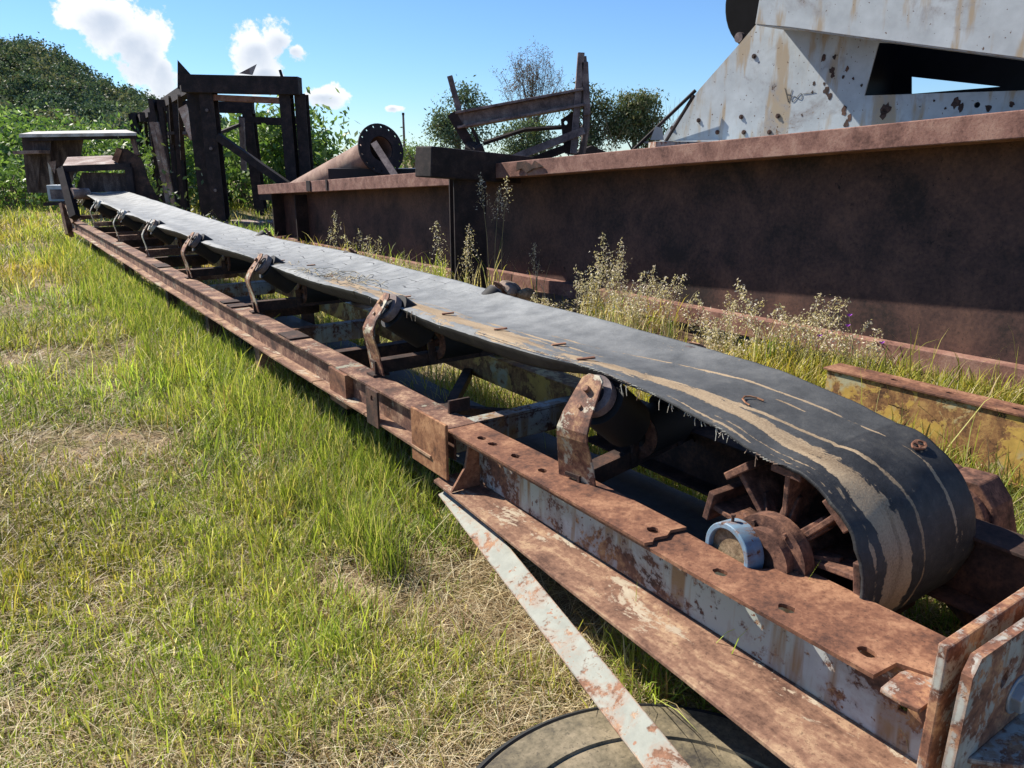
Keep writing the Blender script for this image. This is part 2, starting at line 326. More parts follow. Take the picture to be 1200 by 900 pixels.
# ---------------------------------------------------------------- numpy foliage
def npmesh(name, V, F4, col, mat, parent=None, F3=None):
    me = bpy.data.meshes.new(name); n4 = len(F4); n3 = 0 if F3 is None else len(F3)
    me.vertices.add(len(V)); me.vertices.foreach_set('co', V.astype(np.float32).ravel())
    loops = F4.ravel(); starts = np.arange(n4)*4; tot = np.full(n4, 4)
    if n3: loops = np.concatenate([loops, F3.ravel()]); starts = np.concatenate([starts, n4*4+np.arange(n3)*3]); tot = np.concatenate([tot, np.full(n3, 3)])
    me.loops.add(len(loops)); me.loops.foreach_set('vertex_index', loops.astype(np.int32))
    me.polygons.add(n4+n3); me.polygons.foreach_set('loop_start', starts.astype(np.int32)); me.polygons.foreach_set('loop_total', tot.astype(np.int32))
    me.update(calc_edges=True)
    a = me.attributes.new('col', 'FLOAT_COLOR', 'POINT'); a.data.foreach_set('color', np.c_[col, np.ones(len(col))].astype(np.float32).ravel())
    me.materials.append(mat); o = bpy.data.objects.new(name, me); sc.collection.objects.link(o)
    if parent is not None:
        o.parent = parent
        if parent.type == 'EMPTY' and parent.name in ORG: o.location = -ORG[parent.name]
    return o
def leaves(P, size, cols, asp=.45, droop=0, rng=RNG):
    """kite shaped leaves at points P"""
    n = len(P); d = rng.normal(size=(n, 3)); d[:, 2] -= droop; d /= np.linalg.norm(d, axis=1)[:, None]
    e = rng.normal(size=(n, 3)); e -= (e*d).sum(1)[:, None]*d; e /= np.linalg.norm(e, axis=1)[:, None]
    s = (size*rng.uniform(.6, 1.3, n))[:, None]
    V = np.stack([P, P+d*s*.45+e*s*asp*.5, P+d*s, P+d*s*.45-e*s*asp*.5], 1).reshape(-1, 3)
    return V, np.arange(n*4).reshape(-1, 4), np.repeat(cols, 4, axis=0)
def crown_pts(c, r, ncl, per, spread, rng, hollow=.45):
    d = rng.normal(size=(ncl, 3)); d /= np.linalg.norm(d, axis=1)[:, None]; rad = rng.uniform(hollow, 1.0, ncl)[:, None]
    C = np.array(c)+d*rad*np.array(r)*rng.uniform(.8, 1.12, (ncl, 1)); sp = spread*rng.uniform(.6, 1.4, ncl)
    P = np.repeat(C, per, axis=0)+rng.normal(size=(ncl*per, 3))*np.repeat(sp, per)[:, None]*np.array([1, 1, .7])
    return P, C
def pal(n, cols, rng, var=.2):
    c = np.array(cols)[rng.integers(0, len(cols), n)]; return np.clip(c*(1+rng.uniform(-var, var, (n, 1))), 0, 1)
GREEN_T = [(.045,.075,.03), (.06,.09,.035), (.035,.055,.028), (.09,.11,.05)]
GREEN_L = [(.12,.21,.05), (.17,.27,.07), (.09,.16,.04), (.26,.35,.14)]
def tree(name, label, cat, base, h, crown, ncl, per, leaf, cols, group=None, spread=.5, droop=.3, asp=.4, limbs=7, trunk=.22, seed=1, hollow=.45):
    rng = np.random.default_rng(seed); rr = random.Random(seed); base = Vector(base)
    t = thing(name, label, cat, tuple(base), 0, group); tk = MB(); top = base+Vector((0, 0, h*.75))
    tk.tube([base-Vector((0, 0, .3)), base.lerp(top, .35)+Vector((.1, 0, 0))*trunk*3, base.lerp(top, .7), top], trunk, 8, trunk*.35)
    P = [];
    for (cx, cy, cz, rx, ry, rz, fr) in crown:
        c = (base.x+cx, base.y+cy, base.z+cz); p, C = crown_pts(c, (rx, ry, rz), max(3, int(ncl*fr)), per, spread, rng, hollow); P.append(p)
        for i in range(min(limbs, len(C))):
            e = Vector(C[i]); st = base.lerp(top, rr.uniform(.4, .95)); tk.tube([st, st.lerp(e, .5)+Vector((0, 0, .1*h*.2)), e], trunk*.3, 5, trunk*.08)
    P = np.concatenate(P); V, F, Cc = leaves(P, leaf, pal(len(P), cols, rng, .35), asp, droop, rng)
    npmesh('crown', V, F, Cc, M['treeleaf'] if leaf < .3 or True else M['leaf'], t); tk.build('trunk', M['bark'], t, True); return t

# ================================================================ THE SETTING
def gz(x, y): return 0.0
gs = MB(); 
xs = [-900,-300,-120,-60,-40,-25,-15,-10,-6,-3,0,3,6,10,15,25,40,60,120,300,900]; ys = [-300,-60,-20,-8,-3,0,3,6,10,15,25,40,60,90,130,200,400,1200]
def gh(x, y):
    r = math.hypot(x, y)
    return -.02+.012*math.sin(x*1.3+y*.7)*(r < 20)
vs = [(x, y, gh(x, y)) for y in ys for x in xs]; nx = len(xs)
gs.add(vs, [(j*nx+i, j*nx+i+1, (j+1)*nx+i+1, (j+1)*nx+i) for j in range(len(ys)-1) for i in range(nx-1)])
tag(gs.build('ground', M['ground']), kind='structure')
# wooded hill
prof = [(-900,60),(-500,70),(-200,40),(-60,50),(0,58),(60,66),(95,92),(135,112),(165,124),(200,132),(250,146),(300,158),(360,172),(430,184),(700,186)]
def prof_y(px):
    for (a, ya), (b, yb) in zip(prof, prof[1:]):
        if a <= px <= b: return ya+(yb-ya)*(px-a)/(b-a)
    return 186
hb = MB(); cols_ = list(range(-900, 701, 25)); rows_ = 7; hv = []
for px in cols_:
    top = at(px, prof_y(px)+16, 300)
    for j in range(rows_):
        f = j/(rows_-1); y = 170+130*f if j < rows_-1 else 300; x = top.x*y/300
        z = max(-1.0, (top.z+1.0)*math.sin(f*math.pi/2)**1.25-1.0+math.sin(px*.05+j)*.5)
        hv.append((x, y, z))
    hv.append((top.x*1.3, 460, -1))
nr = rows_+1
hb.add(hv, [(i*nr+j, (i+1)*nr+j, (i+1)*nr+j+1, i*nr+j+1) for i in range(len(cols_)-1) for j in range(nr-1)])
tag(hb.build('hill', M['hill'], smooth=True), kind='structure')
rng = np.random.default_rng(5); PP = []; CC = []
HV = np.array(hv).reshape(len(cols_), nr, 3)
for k in range(1000):
    i = rng.uniform(0, len(cols_)-1.01); j = rng.uniform(0, rows_-1.01)
    if cols_[int(i)] < -420 and rng.random() < .6: continue
    a, b = int(i), int(j); fa, fb = i-a, j-b
    p = (HV[a, b]*(1-fa)+HV[a+1, b]*fa)*(1-fb)+(HV[a, b+1]*(1-fa)+HV[a+1, b+1]*fa)*fb
    if p[2] < .3: continue
    big = rng.uniform(3.2, 7.0)
    q, _ = crown_pts(p+np.array([0, 0, big*.55]), (big, big, big*.75), 34, 22, big*.13, rng, .85); PP.append(q)
    base = np.array([(.09,.135,.085), (.12,.155,.09), (.075,.115,.08), (.16,.165,.10)][rng.integers(0, 4)])  # lightened, cooler greens carry the haze of distance in the leaf colour
    CC.append(np.clip(base*(1+rng.uniform(-.35, .35, (len(q), 1))), 0, 1))
P = np.concatenate(PP); V, F, C = leaves(P, .8, np.concatenate(CC), .7)
tag(npmesh('hill_forest', V, F, C, M['treeleaf']), kind='stuff')

# ================================================================ BELT CONVEYOR
conv = thing('belt_conveyor', 'long rusty belt conveyor with a torn black rubber belt curling over its finned end pulley', 'conveyor', (1.8, 1.0, 0), A1)
I3 = lambda a, b, c: (a, b, c)
def flat(z, dn=True):
    return (lambda a, b, c: (a, b, z-c))
# --- near rail
holes = [circ(1.452, s_, .017, .022, 14, jit=.12) for s_ in (1.149, .946, .742)]
outB = [(1.392, .69), (1.39, 1.0), (1.394, 1.38), (1.40, 1.9), (1.405, 2.46), (1.545, 2.46), (1.548, 1.39), (1.535, 1.11), (1.65, 1.045), (1.648, .60), (1.50, .60), (1.47, .685)]
holesA = [circ(1.462, s_, .016, .021, 14, jit=.12) for s_ in (1.40, 1.93, 2.09, 2.235, 2.31)]
rail = MB(); rail.plate(outB, flat(.470), .011, holes+holesA); top_flange = rail.build('top_flange', M['rust'], conv, bevel=.0015)
jag = [(1.386, 1.36), (1.41, 1.352), (1.43, 1.366), (1.47, 1.356), (1.50, 1.372), (1.552, 1.36)]
pl = MB(); pl.plate(jag+[(1.556, 2.0), (1.55, 2.47), (1.40, 2.47), (1.392, 2.0)], lambda a, b, c: (a, b, .482-c), .0095, [circ(1.462, s_, .016, .021, 14, jit=.15) for s_ in (1.40, 1.93, 2.09, 2.235, 2.31)])
pl.build('cover_plate', M['rust'], top_flange if False else conv, bevel=.0015)
web = MB(); web.plate([(.575, .255), (2.46, .275), (2.46, .4575), (.575, .4575)], lambda a, b, c: (1.487+c, a, b), .009, [[(.655, .35), (.675, .35), (.672, .40), (.655, .40)]])
web.build('web', M['channel'], conv)
bf = MB(); bf.plate([(1.245, .30), (1.26, .78), (1.282, 1.1), (1.312, 1.66), (1.352, 2.50), (1.40, 2.52), (1.52, 2.5), (1.52, .30)], lambda a, b, c: (a, b, .254+(.016 if b > 2 else 0)-c), .012)
bf.build('bottom_flange', M['rust_tan'], conv, bevel=.002)
st = MB(); st.plate([(1.345, .272), (1.475, .272), (1.475, .457), (1.43, .457), (1.41, .36)], lambda a, b, c: (a, 2.35+c, b), .012)
st.build('stiffener', M['rust'], conv, bevel=.002)
ef = MB(); ef.plate([(1.375, .665), (1.46, .67), (1.62, .63), (1.62, .585), (1.38, .585), (1.372, .62)], flat(.462), .012); ef.build('end_flange', M['endplate'], conv, bevel=.003)
# end plates, bolt
ep = MB(); ep.box((1.385, .555, -.02), (2.9, .577, .615)); ep.build('end_plate', M['endplate'], conv, bevel=.004)
ep2 = MB(); ep2.plate([(1.352, .0), (1.345, .40), (1.352, .60), (1.375, .632), (2.9, .60), (2.9, 0)], lambda a, b, c: (a, .495+c, b), .02, [circ(1.500, .535, .014, .017, 9, jit=.3)])
e2 = ep2.build('joint_plate', M['endplate'], conv, bevel=.005)
bo = MB(); bo.cyl((1.57, .495, .470), (1.57, .472, .470), .034, n=6); bo.cyl((1.57, .496, .470), (1.57, .49, .470), .042, n=20); bo.build('bolt', M['zinc'], e2, bevel=.003)
sh = MB(); sh.plate([(1.40, .495), (1.46, .43), (1.7, .33), (2.5, .30), (2.5, .495)], flat(.402), .014); sh.build('shelf', M['endplate'], e2, bevel=.003)
# --- far section of the near rail
fr = MB(); fr.box((1.405, 2.47, .474), (1.535, 15.5, .484)); fr.box((1.432, 2.47, .346), (1.442, 15.5, .474)); fr.build('side_rail', M['far_web'], conv)
fl = MB(); prev = None
pts = [(2.55+.65*i, 1.378+.004*math.sin(i*1.9), .347+.003*math.sin(i*1.3)) for i in range(21)]
for (s0, w0, z0), (s1, w1, z1) in zip(pts, pts[1:]): fl.bar((w0+.03, s0, z0), (w1+.03, s1-.012, z1), .085, .010)
fl.build('lower_flange', M['rust_tan'], conv)
pk = MB(); pk.box((1.372, 2.43, .285), (1.384, 2.72, .515)); pk.build('splice_plate', M['rust_orange'], conv, bevel=.003)
pk = MB(); pk.plate([(3.02, .33), (3.14, .33), (3.14, .50), (3.02, .50)], lambda a, b, c: (1.36+c, a, b), .01, [circ(3.075, .46, .014)]); pk.build('lug', M['rust_dark'], conv)
pk = MB(); pk.box((1.39, 3.45, .30), (1.43, 3.66, .474)); pk.build('splice_plate', M['rust'], conv)
for a, b in ((4.3, 4.5), (5.5, 5.62), (5.7, 5.8), (8.0, 8.3)):
    pk = MB(); pk.box((1.41, a, .486), (1.53, b, .495)); pk.build('packing_strip', M['rust_dark'], conv)
for s_ in (2.62,):
    k = MB(); k.box((1.50, s_, .486), (1.60, s_+.012, .54)); k.build('lug', M['rust_dark'], conv)
# legs
for s_ in (5.0, 6.3, 7.8, 10.2, 13.0):
    k = MB(); k.box((1.43, s_, -.05), (1.53, s_+.012, .36)); k.box((1.43, s_+.013, -.05), (1.442, s_+.10, .36)); k.build('leg', M['rust_dark'] if s_ > 6 else M['far_web'], conv)
    k = MB(); k.box((2.2, s_, -.05), (2.3, s_+.05, .34)); k.build('leg', M['rust_dark'], conv)
# --- other rail
fr = MB(); fr.box((2.17, .578, .470), (2.30, 2.5, .481)); fr.box((2.20, .578, .285), (2.21, 2.5, .470)); fr.box((2.12, .578, .275), (2.21, 2.5, .284)); fr.build('side_rail', M['rust_dark'], conv, bevel=.002)
fr = MB(); fr.box((2.17, 2.52, .470), (2.30, 15.4, .481)); fr.box((2.20, 2.52, .32), (2.21, 15.4, .470)); fr.build('side_rail', M['yellow'], conv)
# cross members
for s_, mt in ((1.0, 'rust_dark'), (2.62, 'channel'), (4.1, 'rust_dark'), (4.85, 'channel'), (5.9, 'rust_dark'), (7.0, 'channel'), (8.2, 'far_web'), (9.4, 'rust_dark'), (10.6, 'far_web'), (11.8, 'rust_dark'), (13.0, 'far_web'), (14.2, 'rust_dark')):
    zt = .425 if s_ > 2 else .30
    k = MB(); k.box((1.498, s_, zt-.012), (2.199, s_+.07, zt)); k.box((1.498, s_, zt-.12), (2.199, s_+.009, zt-.013)); k.build('cross_member', M[mt], conv, bevel=.001)
k = MB(); k.bar((1.49, 2.75, .33), (2.19, 3.6, .33), .05, .05); k.bar((2.19, 2.75, .30), (1.49, 3.6, .28), .04, .04); k.build('diagonal', M['rust_dark'], conv)
k = MB(); k.bar((2.02, .60, .24), (2.75, 1.5, .22), .08, .05); k.bar((2.10, .72, .26), (2.9, .66, .24), .09, .04); k.build('tail_strut', M['hub'], conv)
# brace bar
br = MB(); p0 = Vector((1.40, 2.47, .225)); p1 = Vector((1.115, .97, .15)); dd = (p1-p0).normalized(); upv = Vector((-.35, 0, 1)); x = dd.cross(upv).normalized()
br.bar(p0, p1+dd*.25, .088, .009, upv); bl_ = br.build('brace', M['brace'], conv, bevel=.002)

# --- idlers
def make_idler(name, pale, ks=1.0):
    base = MB(); base.box((1.475, -.03, .486), (1.56, .05, .496)); base.box((1.49, -.02, .497), (2.29, -.012, .56)); base.box((1.49, -.0115, .549), (2.29, .04, .56)); base.box((2.2, -.03, .486), (2.30, .05, .496))
    if not pale:
        for wc in (1.80, 2.105): base.plate([(wc-.02, .5), (wc+.02, .5), (wc+.016, .62), (wc-.016, .62)], lambda a, b, c: (a, -.028+c, b), .008)
    f = base.build('idler_frame', M['rust_dark'] if not pale else M['far_web'], conv)
    wd = tuple(ks*q_ for q_ in ((.058, .046, .036) if not pale else (.032, .028, .022)))
    bm_ = M['bracket_chip'] if not pale else M['bracket_pale']
    for sgn in (0, 1):
        fx = (lambda w_: w_) if not sgn else (lambda w_: 3.79-w_)
        prof_ = [(1.508, .497, wd[0]), (1.492, .60, wd[0]*.93), (1.470, .69, wd[1]), (1.470, .72, wd[1]), (1.492, .765, wd[1]*.92), (1.540, .828, wd[2]), (1.570, .868, wd[2]*.85), (1.580, .882, wd[2]*.45)]
        vs = []; n = len(prof_)
        for off in (0, .008):
            for (a, z, h) in prof_: vs += [(fx(a+off), -h, z-off*.3), (fx(a+off), h, z-off*.3)]
        fs = []
        for i in range(n-1):
            a = 2*i; fs += [(a, a+1, a+3, a+2), (2*n+a, 2*n+a+2, 2*n+a+3, 2*n+a+1), (a, a+2, 2*n+a+2, 2*n+a), (a+1, 2*n+a+1, 2*n+a+3, a+3)]
        fs += [(0, 2*n, 2*n+1, 1), (2*n-2, 2*n-1, 4*n-1, 4*n-2)]
        b = MB(); b.add(vs, fs)
        ax = Vector((.80, 0, -.60)) if not sgn else Vector((-.80, 0, -.60))
        c0 = Vector((fx(1.552), 0, .835))
        b.cyl(c0-ax*.022, c0+ax*.03, .0115, n=10); 
        b.cyl(Vector((fx(1.512), 0, .788))-ax*.010, Vector((fx(1.512), 0, .788)), .008, n=8)
        b.build('bracket', bm_, f, bevel=.0015)
        r_ = MB(); a0 = c0+ax*.028; a1 = c0+ax*.28
        r_.cyl(a0+ax*.045, a1, .090 if not sgn else .062, n=30, cap=True); r_.cyl(a0+ax*.006, a0+ax*.046, .062, n=26); r_.build('roller', M['rubber'], f, True)
        c_ = MB(); c_.ring(a0, a0+ax*.035, .070 if not sgn or ks > 1.3 else .06, .042, 26); c_.build('roller_rim', M['greysteel'] if not pale else M['bracket_pale'], f, True)
    r_ = MB(); r_.cyl((1.845, 0, .605), (2.085, 0, .605), .088, n=26); r_.build('roller', M['rubber'], f, True)
    c_ = MB(); c_.ring((1.832, 0, .605), (1.853, 0, .605), .086, .045, 26); c_.cyl((1.815, 0, .605), (1.85, 0, .605), .02, n=12); c_.build('roller_rim', M['hub'], f, True)
    return f
def put_idler(f, s_, rot=0, dz=0):
    o = -ORG[conv.name]; f.location = (o.x, o.y+s_, o.z+dz)
    if rot:
        piv = Vector((1.6, 0, 0)); Rm = Matrix.Rotation(R(rot), 3, 'Z'); d_ = piv-Rm @ piv; f.location = (o.x+d_.x, o.y+s_+d_.y, o.z+dz); f.rotation_euler = (0, 0, R(rot))
near = make_idler('idler', False, 1.35); put_idler(near, 1.82, 12, -.055)
wide = make_idler('idler', False, 1.22); put_idler(wide, 3.33)
for s_, rt in ((5.25, -2), (7.15, 1)): put_idler(copy_tree(wide, conv), s_, rt)
slim = make_idler('idler', True); put_idler(slim, 9.0)
for s_ in (10.9, 13.0, 14.7): put_idler(copy_tree(slim, conv), s_, 0, .03 if s_ > 12 else 0)

# --- end pulley
PC = (1.13, .47); PR = .262
hubm = MB(); hubm.cyl((1.60, PC[0], PC[1]), (2.19, PC[0], PC[1]), .082, n=28); hubm.ring((1.615, PC[0], PC[1]), (1.655, PC[0], PC[1]), .118, .05, 30); hubm.ring((1.585, PC[0], PC[1]), (1.615, PC[0], PC[1]), .086, .045, 30)
hubm.cyl((1.625, PC[0], PC[1]), (2.62, PC[0], PC[1]), .035, n=18)
for k in range(6):
    a = k*math.pi/3; hubm.cyl((1.606, PC[0]+.097*math.cos(a), PC[1]+.097*math.sin(a)), (1.616, PC[0]+.097*math.cos(a), PC[1]+.097*math.sin(a)), .008, n=6)
hub = hubm.build('pulley', M['hub'], conv, True)
for k in range(9):
    a = R(12)+k*2*math.pi/9; c_, s2 = math.cos(a), math.sin(a); T = Vector((0, -s2, c_)); Rd = Vector((0, c_, s2)); O = Vector((0, PC[0], PC[1]))
    f = MB()
    f.plate([(1.70, .070), (1.665, .11), (1.655, .235), (2.175, .235), (2.16, .11), (2.13, .070)], lambda w_, r_, t_: tuple(Vector((w_, 0, 0))+O+Rd*r_+T*(t_-.008)), .016)
    f.plate([(1.645, -.046), (2.185, -.046), (2.185, .046), (1.645, .046)], lambda w_, x_, t_: tuple(Vector((w_, 0, 0))+O+Rd*(.230+t_)+T*x_), .022)
    f.plate([(1.66, .072), (1.668, .10), (1.70, .16), (1.72, .16), (1.72, .072)], lambda w_, r_, t_: tuple(Vector((w_, 0, 0))+O+Rd*r_+T*(t_*3-.02)), .012)
    f.build('fin', M['hub'], hub, bevel=.003)
BC = Vector((1.565, 1.20, .475)); axv = Vector((1, -.12, .0)).normalized()
b = MB(); b.ring(BC-axv*.028, BC+axv*.030, .083, .066, 36); bearing = b.build('bearing_ring', M['blue'], conv, True, bevel=.003)
b = MB(); b.cyl(BC-axv*.014, BC+axv*.022, .0655, n=30); b.build('packed_soil', M['soil_plug'], bearing)
b = MB(); b.cyl(BC+Vector((0, .012, .082)), BC+Vector((0, .012, .098)), .0045, n=8); b.cyl(BC+Vector((0, .012, .098)), BC+Vector((0, .012, .103)), .007, n=8); b.build('grease_nipple', M['rust_dark'], bearing)
b = MB(); b.plate([(.86, .30), (1.13, .30), (1.12, .40), (1.08, .50), (1.05, .555), (.95, .56), (.90, .50), (.87, .40)], lambda a, z, c: (2.36+c, a, z), .13)
b.ring((2.33, 1.0, .44), (2.38, 1.0, .44), .10, .04); b.box((2.34, .80, .25), (2.50, 1.2, .30)); b.build('bearing_block', M['hub'], conv, bevel=.006)

# --- belt
def interp(tab, s_):
    if s_ >= tab[0][0]: return tab[0][1]
    for (a, za), (b_, zb) in zip(tab, tab[1:]):
        if b_ <= s_ <= a:
            f = (s_-b_)/(a-b_); return zb+(za-zb)*f
    return tab[-1][1]
TL = [(15.0,.945),(14,.908),(13,.882),(10.9,.842),(9.2,.824),(7.5,.815),(5.6,.814),(4.0,.816),(3.33,.818),(2.7,.817),(2.3,.818),(1.85,.824),(1.55,.806),(1.33,.774),(1.18,.735),(1.13,.732)]
TR = [(15.0,.975),(14,.968),(11,.90),(9.2,.856),(6.6,.82),(5.3,.85),(4.0,.838),(2.5,.822),(2.0,.815),(1.54,.80),(1.28,.765),(1.13,.733)]
def smooth3(a, b_, x):
    t = min(1, max(0, (x-a)/(b_-a))); return t*t*(3-2*t)
path = []; ss = 15.0
while ss > 1.13:
    path.append(('t', ss, ss)); ss -= .035 if ss < 5 else .09
nw = 46
for i in range(nw+1):
    a = math.pi/2+math.pi*i/nw; path.append(('c', a, 1.13-(a-math.pi/2)*PR))
ss = 1.13+.04
while ss < 8: path.append(('b', ss, 1.13-math.pi*PR-(ss-1.13))); ss += .08
NU = 60; NL = 4; vs = []; wear = []; crack = []; age_sheen = []; uvs = []
W0, W1 = 1.635, 2.185
rb = random.Random(3); jl = 0; jr = 0
from mathutils import noise as mn
for kind, q, t in path:
    jl = .75*jl+rb.uniform(-.004, .004); jr = .75*jr+rb.uniform(-.003, .003)
    wl, wr = W0+jl, W1+jr
    if kind == 't': wl -= .02*smooth3(1.9, 3, q)*1; wr += .0
    for j in range(-NL, NU+1):
        u = max(0, j)/NU; w_ = wl+(wr-wl)*u; lip = (-min(0, j)/NL)
        if kind == 't':
            zl, zr = interp(TL, q), interp(TR, q); s_ = q
            z = zl*(1-u)+zr*u - .030*math.sin(math.pi*u)*smooth3(1.15, 2.2, q)+.006*mn.noise(Vector((u*3, q*1.5, 0)))*smooth3(1.2, 2, q)
            z -= .018*math.exp(-(u/.05)**2)*smooth3(1.3, 1.8, q)*(.5+.5*math.sin(q*3))
            if q > 14: z += .06*(q-14)**2*max(0, .5-u)
        elif kind == 'c':
            s_ = PC[0]+math.cos(q)*PR; z = PC[1]+math.sin(q)*PR; bul = .006*mn.noise(Vector((u*4, q*3, 5))); s_ += math.cos(q)*bul; z += math.sin(q)*bul
        else:
            s_ = q; z = PC[1]-PR-.03*smooth3(1.2, 3, q)-.01*math.sin(q*2)
        if lip and kind == 't':
            kk = smooth3(1.6, 2.4, q)*(.9+.3*mn.noise(Vector((q*.9, 3, 0)))); z -= lip*(.004+.078*kk); w_ += lip*.085*kk  # edge folded under, shape added to give a dark shaded band below the belt
        elif lip: w_ -= .0006*lip
        vs.append((w_, s_, z)); uvs.append((u*.55-lip*.05, t))
        # worn canvas bands
        W = 0
        def band(uc, hw, a, b_, soft=.25, k=1.0):
            e = min(1, max(0, (t-a)/soft))*min(1, max(0, (b_-t)/soft)); return k*max(0, 1-abs(u-uc)/hw)*e
        lw = smooth3(.9, 2.2, t)
        W = max(W, band(.27-.13*lw+.02*math.sin(t*5), .13+.03*math.sin(t*3.1), .1, 2.3, .4, 1.15), band(.26, .085, -.7, .6, .5, .85))
        W = max(W, band(.09-.02*lw, .020, -.6, 1.6, .3, .8), band(.03, .02, .8, 3.2, .2, .6))
        W = max(W, band(.50-.22*smooth3(.8, 1.7, t), .030, -.6, 1.8, .3, .95), band(.36, .05, .55, 1.0, .15, .9))
        W = max(W, band(.80-.30*smooth3(.75, 2.6, t), .020, .74, 2.6, .1, .85), band(.845, .012, -.4, .72, .1, .7))
        W = max(W, band(.17, .19, 1.9, 4.6, .5, 1.0), band(.35, .035, 1.8, 4.4, .3, .6), band(.60, .02, 1.3, 1.42, .02, 1.2), band(.2, .15, 4.2, 7, 1, .38))
        wear.append(W if kind != 'b' and lip < .3 else 0); crack.append(smooth3(3.0, 4.2, t)*(1-smooth3(7.0, 8.6, t))*(1 if u < .95 else 0) if kind == 't' else 0)
        age_sheen.append(-.0 if lip > .2 else (.10+smooth3(1.0, 3.4, t)*.75+.15*smooth3(5, 8, t)+.12*smooth3(.45, 1, u)*smooth3(.9, 1.8, t)) if kind == 't' else (0.0 if kind == 'c' else .1))  # pale far rubber carries painted sky sheen; folded edge kept dark for shade
N = NU+NL+1; fs = [(i*N+j, i*N+j+1, (i+1)*N+j+1, (i+1)*N+j) for i in range(len(path)-1) for j in range(N-1)]
me = bpy.data.meshes.new('belt'); me.from_pydata(vs, [], fs)
for nme, arr in (('wear', wear), ('crack', crack), ('age_sheen', age_sheen)):
    a = me.attributes.new(nme, 'FLOAT', 'POINT'); a.data.foreach_set('value', arr)
ul = me.uv_layers.new(name='UVMap'); li = np.empty(len(me.loops), np.int32); me.loops.foreach_get('vertex_index', li); ul.data.foreach_set('uv', np.array(uvs, np.float32)[li].ravel())
me.polygons.foreach_set('use_smooth', [True]*len(me.polygons)); me.set_sharp_from_angle(angle=R(40)); me.materials.append(M['belt'])
belt = bpy.data.objects.new('belt', me); sc.collection.objects.link(belt); belt.parent = conv; belt.location = -ORG[conv.name]
so_ = belt.modifiers.new('thick', 'SOLIDIFY'); so_.thickness = .011; so_.offset = 0
# frayed threads along the edge
th = MB(); 
for k in range(46):
    q = rb.choice([rb.uniform(1.2, 1.75), rb.uniform(1.2, 1.75), rb.uniform(1.8, 4.5)]); z = interp(TL, q); w_ = W0-.02*smooth3(1.9, 3, q)+.002; L = rb.uniform(.008, .045)
    th.tube([(w_, q, z), (w_-.004, q+rb.uniform(-.004, .004), z-L*.5), (w_-rb.uniform(-.002, .008), q+rb.uniform(-.01, .01), z-L)], .0012, 4)
tag(th.build('loose_threads', M['bracket_pale'], belt), kind='stuff').location = (0, 0, 0)
fz = MB(); q = .95
while q < 2.6:
    z = interp(TL, q) if q > 1.13 else None
    if z: fz.tube([(W0-.004, q, z+.002), (W0-.006, q+.012, z+rb.uniform(-.004, .003))], .0016, 4)
    q += .011
tag(fz.build('frayed_edge', M['bracket_pale'], belt), kind='stuff')
def zb(u, q): return interp(TL, q)*(1-u)+interp(TR, q)*u-.030*math.sin(math.pi*u)*smooth3(1.15, 2.2, q)
for u, q, L in ((.18, 3.02, .05), (.22, 2.62, .05), (.30, 2.28, .05), (.28, 3.55, .05), (.12, 2.0, .06), (.14, 4.4, .05), (.35, 5.0, .05), (.16, 5.3, .05)):
    k = MB(); w_ = W0+.55*u; z = zb(u, q)+.012; k.bar((w_-L*.5, q+.012, z-.001), (w_+L*.5, q-.012, z+.003), .016, .006); k.build('staple', M['rust'], belt)
aa = math.pi/2+R(24); cxs, czs = PC[0]+math.cos(aa)*(PR+.010), PC[1]+math.sin(aa)*(PR+.010)
k = MB(); nrm = Vector((0, math.cos(aa), math.sin(aa))); tg = Vector((0, -nrm.z, nrm.y)); k.plate(circ(0, 0, .034, .018, 14, jit=.08), lambda a, b_, c: tuple(Vector((2.105, cxs, czs))+Vector((1, 0, 0))*a+tg*b_+nrm*c), .006, [circ(.012, 0, .012, .009, 8), circ(-.014, 0, .010, .009, 8)]); k.build('belt_clip', M['rust'], belt, bevel=.002)
k = MB()
for i in range(9):
    k.tube([(1.87+.035*math.cos(t_)+.002*i*0, 1.40+.045*math.sin(t_), zb(.45, 1.40)+.010+.008*math.sin(t_)) for t_ in (0, .5, 1., 1.6, 2.2, 2.8, 3.2)], .003, 5) if i == 0 else None
k.build('torn_flap', M['rust_orange'], belt)
# small rusty return parts beneath
for (u, q, a_, b_) in ((.36, .98, .016, .028), (.44, 1.62, .012, .02)):
    pass
lt = MB()
for k in range(70):
    u, q = rb.uniform(.02, .5), 4.3+rb.gauss(0, .28); z = zb(u, q)+.012; w_ = W0+.55*u; a_ = rb.uniform(0, 6.28); L = rb.uniform(.03, .12)
    lt.tube([(w_, q, z), (w_+math.cos(a_)*L*.5, q+math.sin(a_)*L*.5, z+rb.uniform(.004, .02)), (w_+math.cos(a_)*L, q+math.sin(a_)*L, z+.004)], .0022, 4)
lo = lt.build('dry_stalks', plain('dry_stalk', (.50,.42,.28), .8, .1, .3)); tag(lo, 'dry grass stalks scattered over the cracked middle of the belt', 'dry grass', None, 'stuff'); lo.rotation_euler = (0, 0, A1)
for s_ in (4.0, 6.0):
    r_ = MB(); r_.cyl((1.58, s_, .12), (2.15, s_, .12), .045, n=18); r_.build('return_roller', M['rubber'], conv, True)

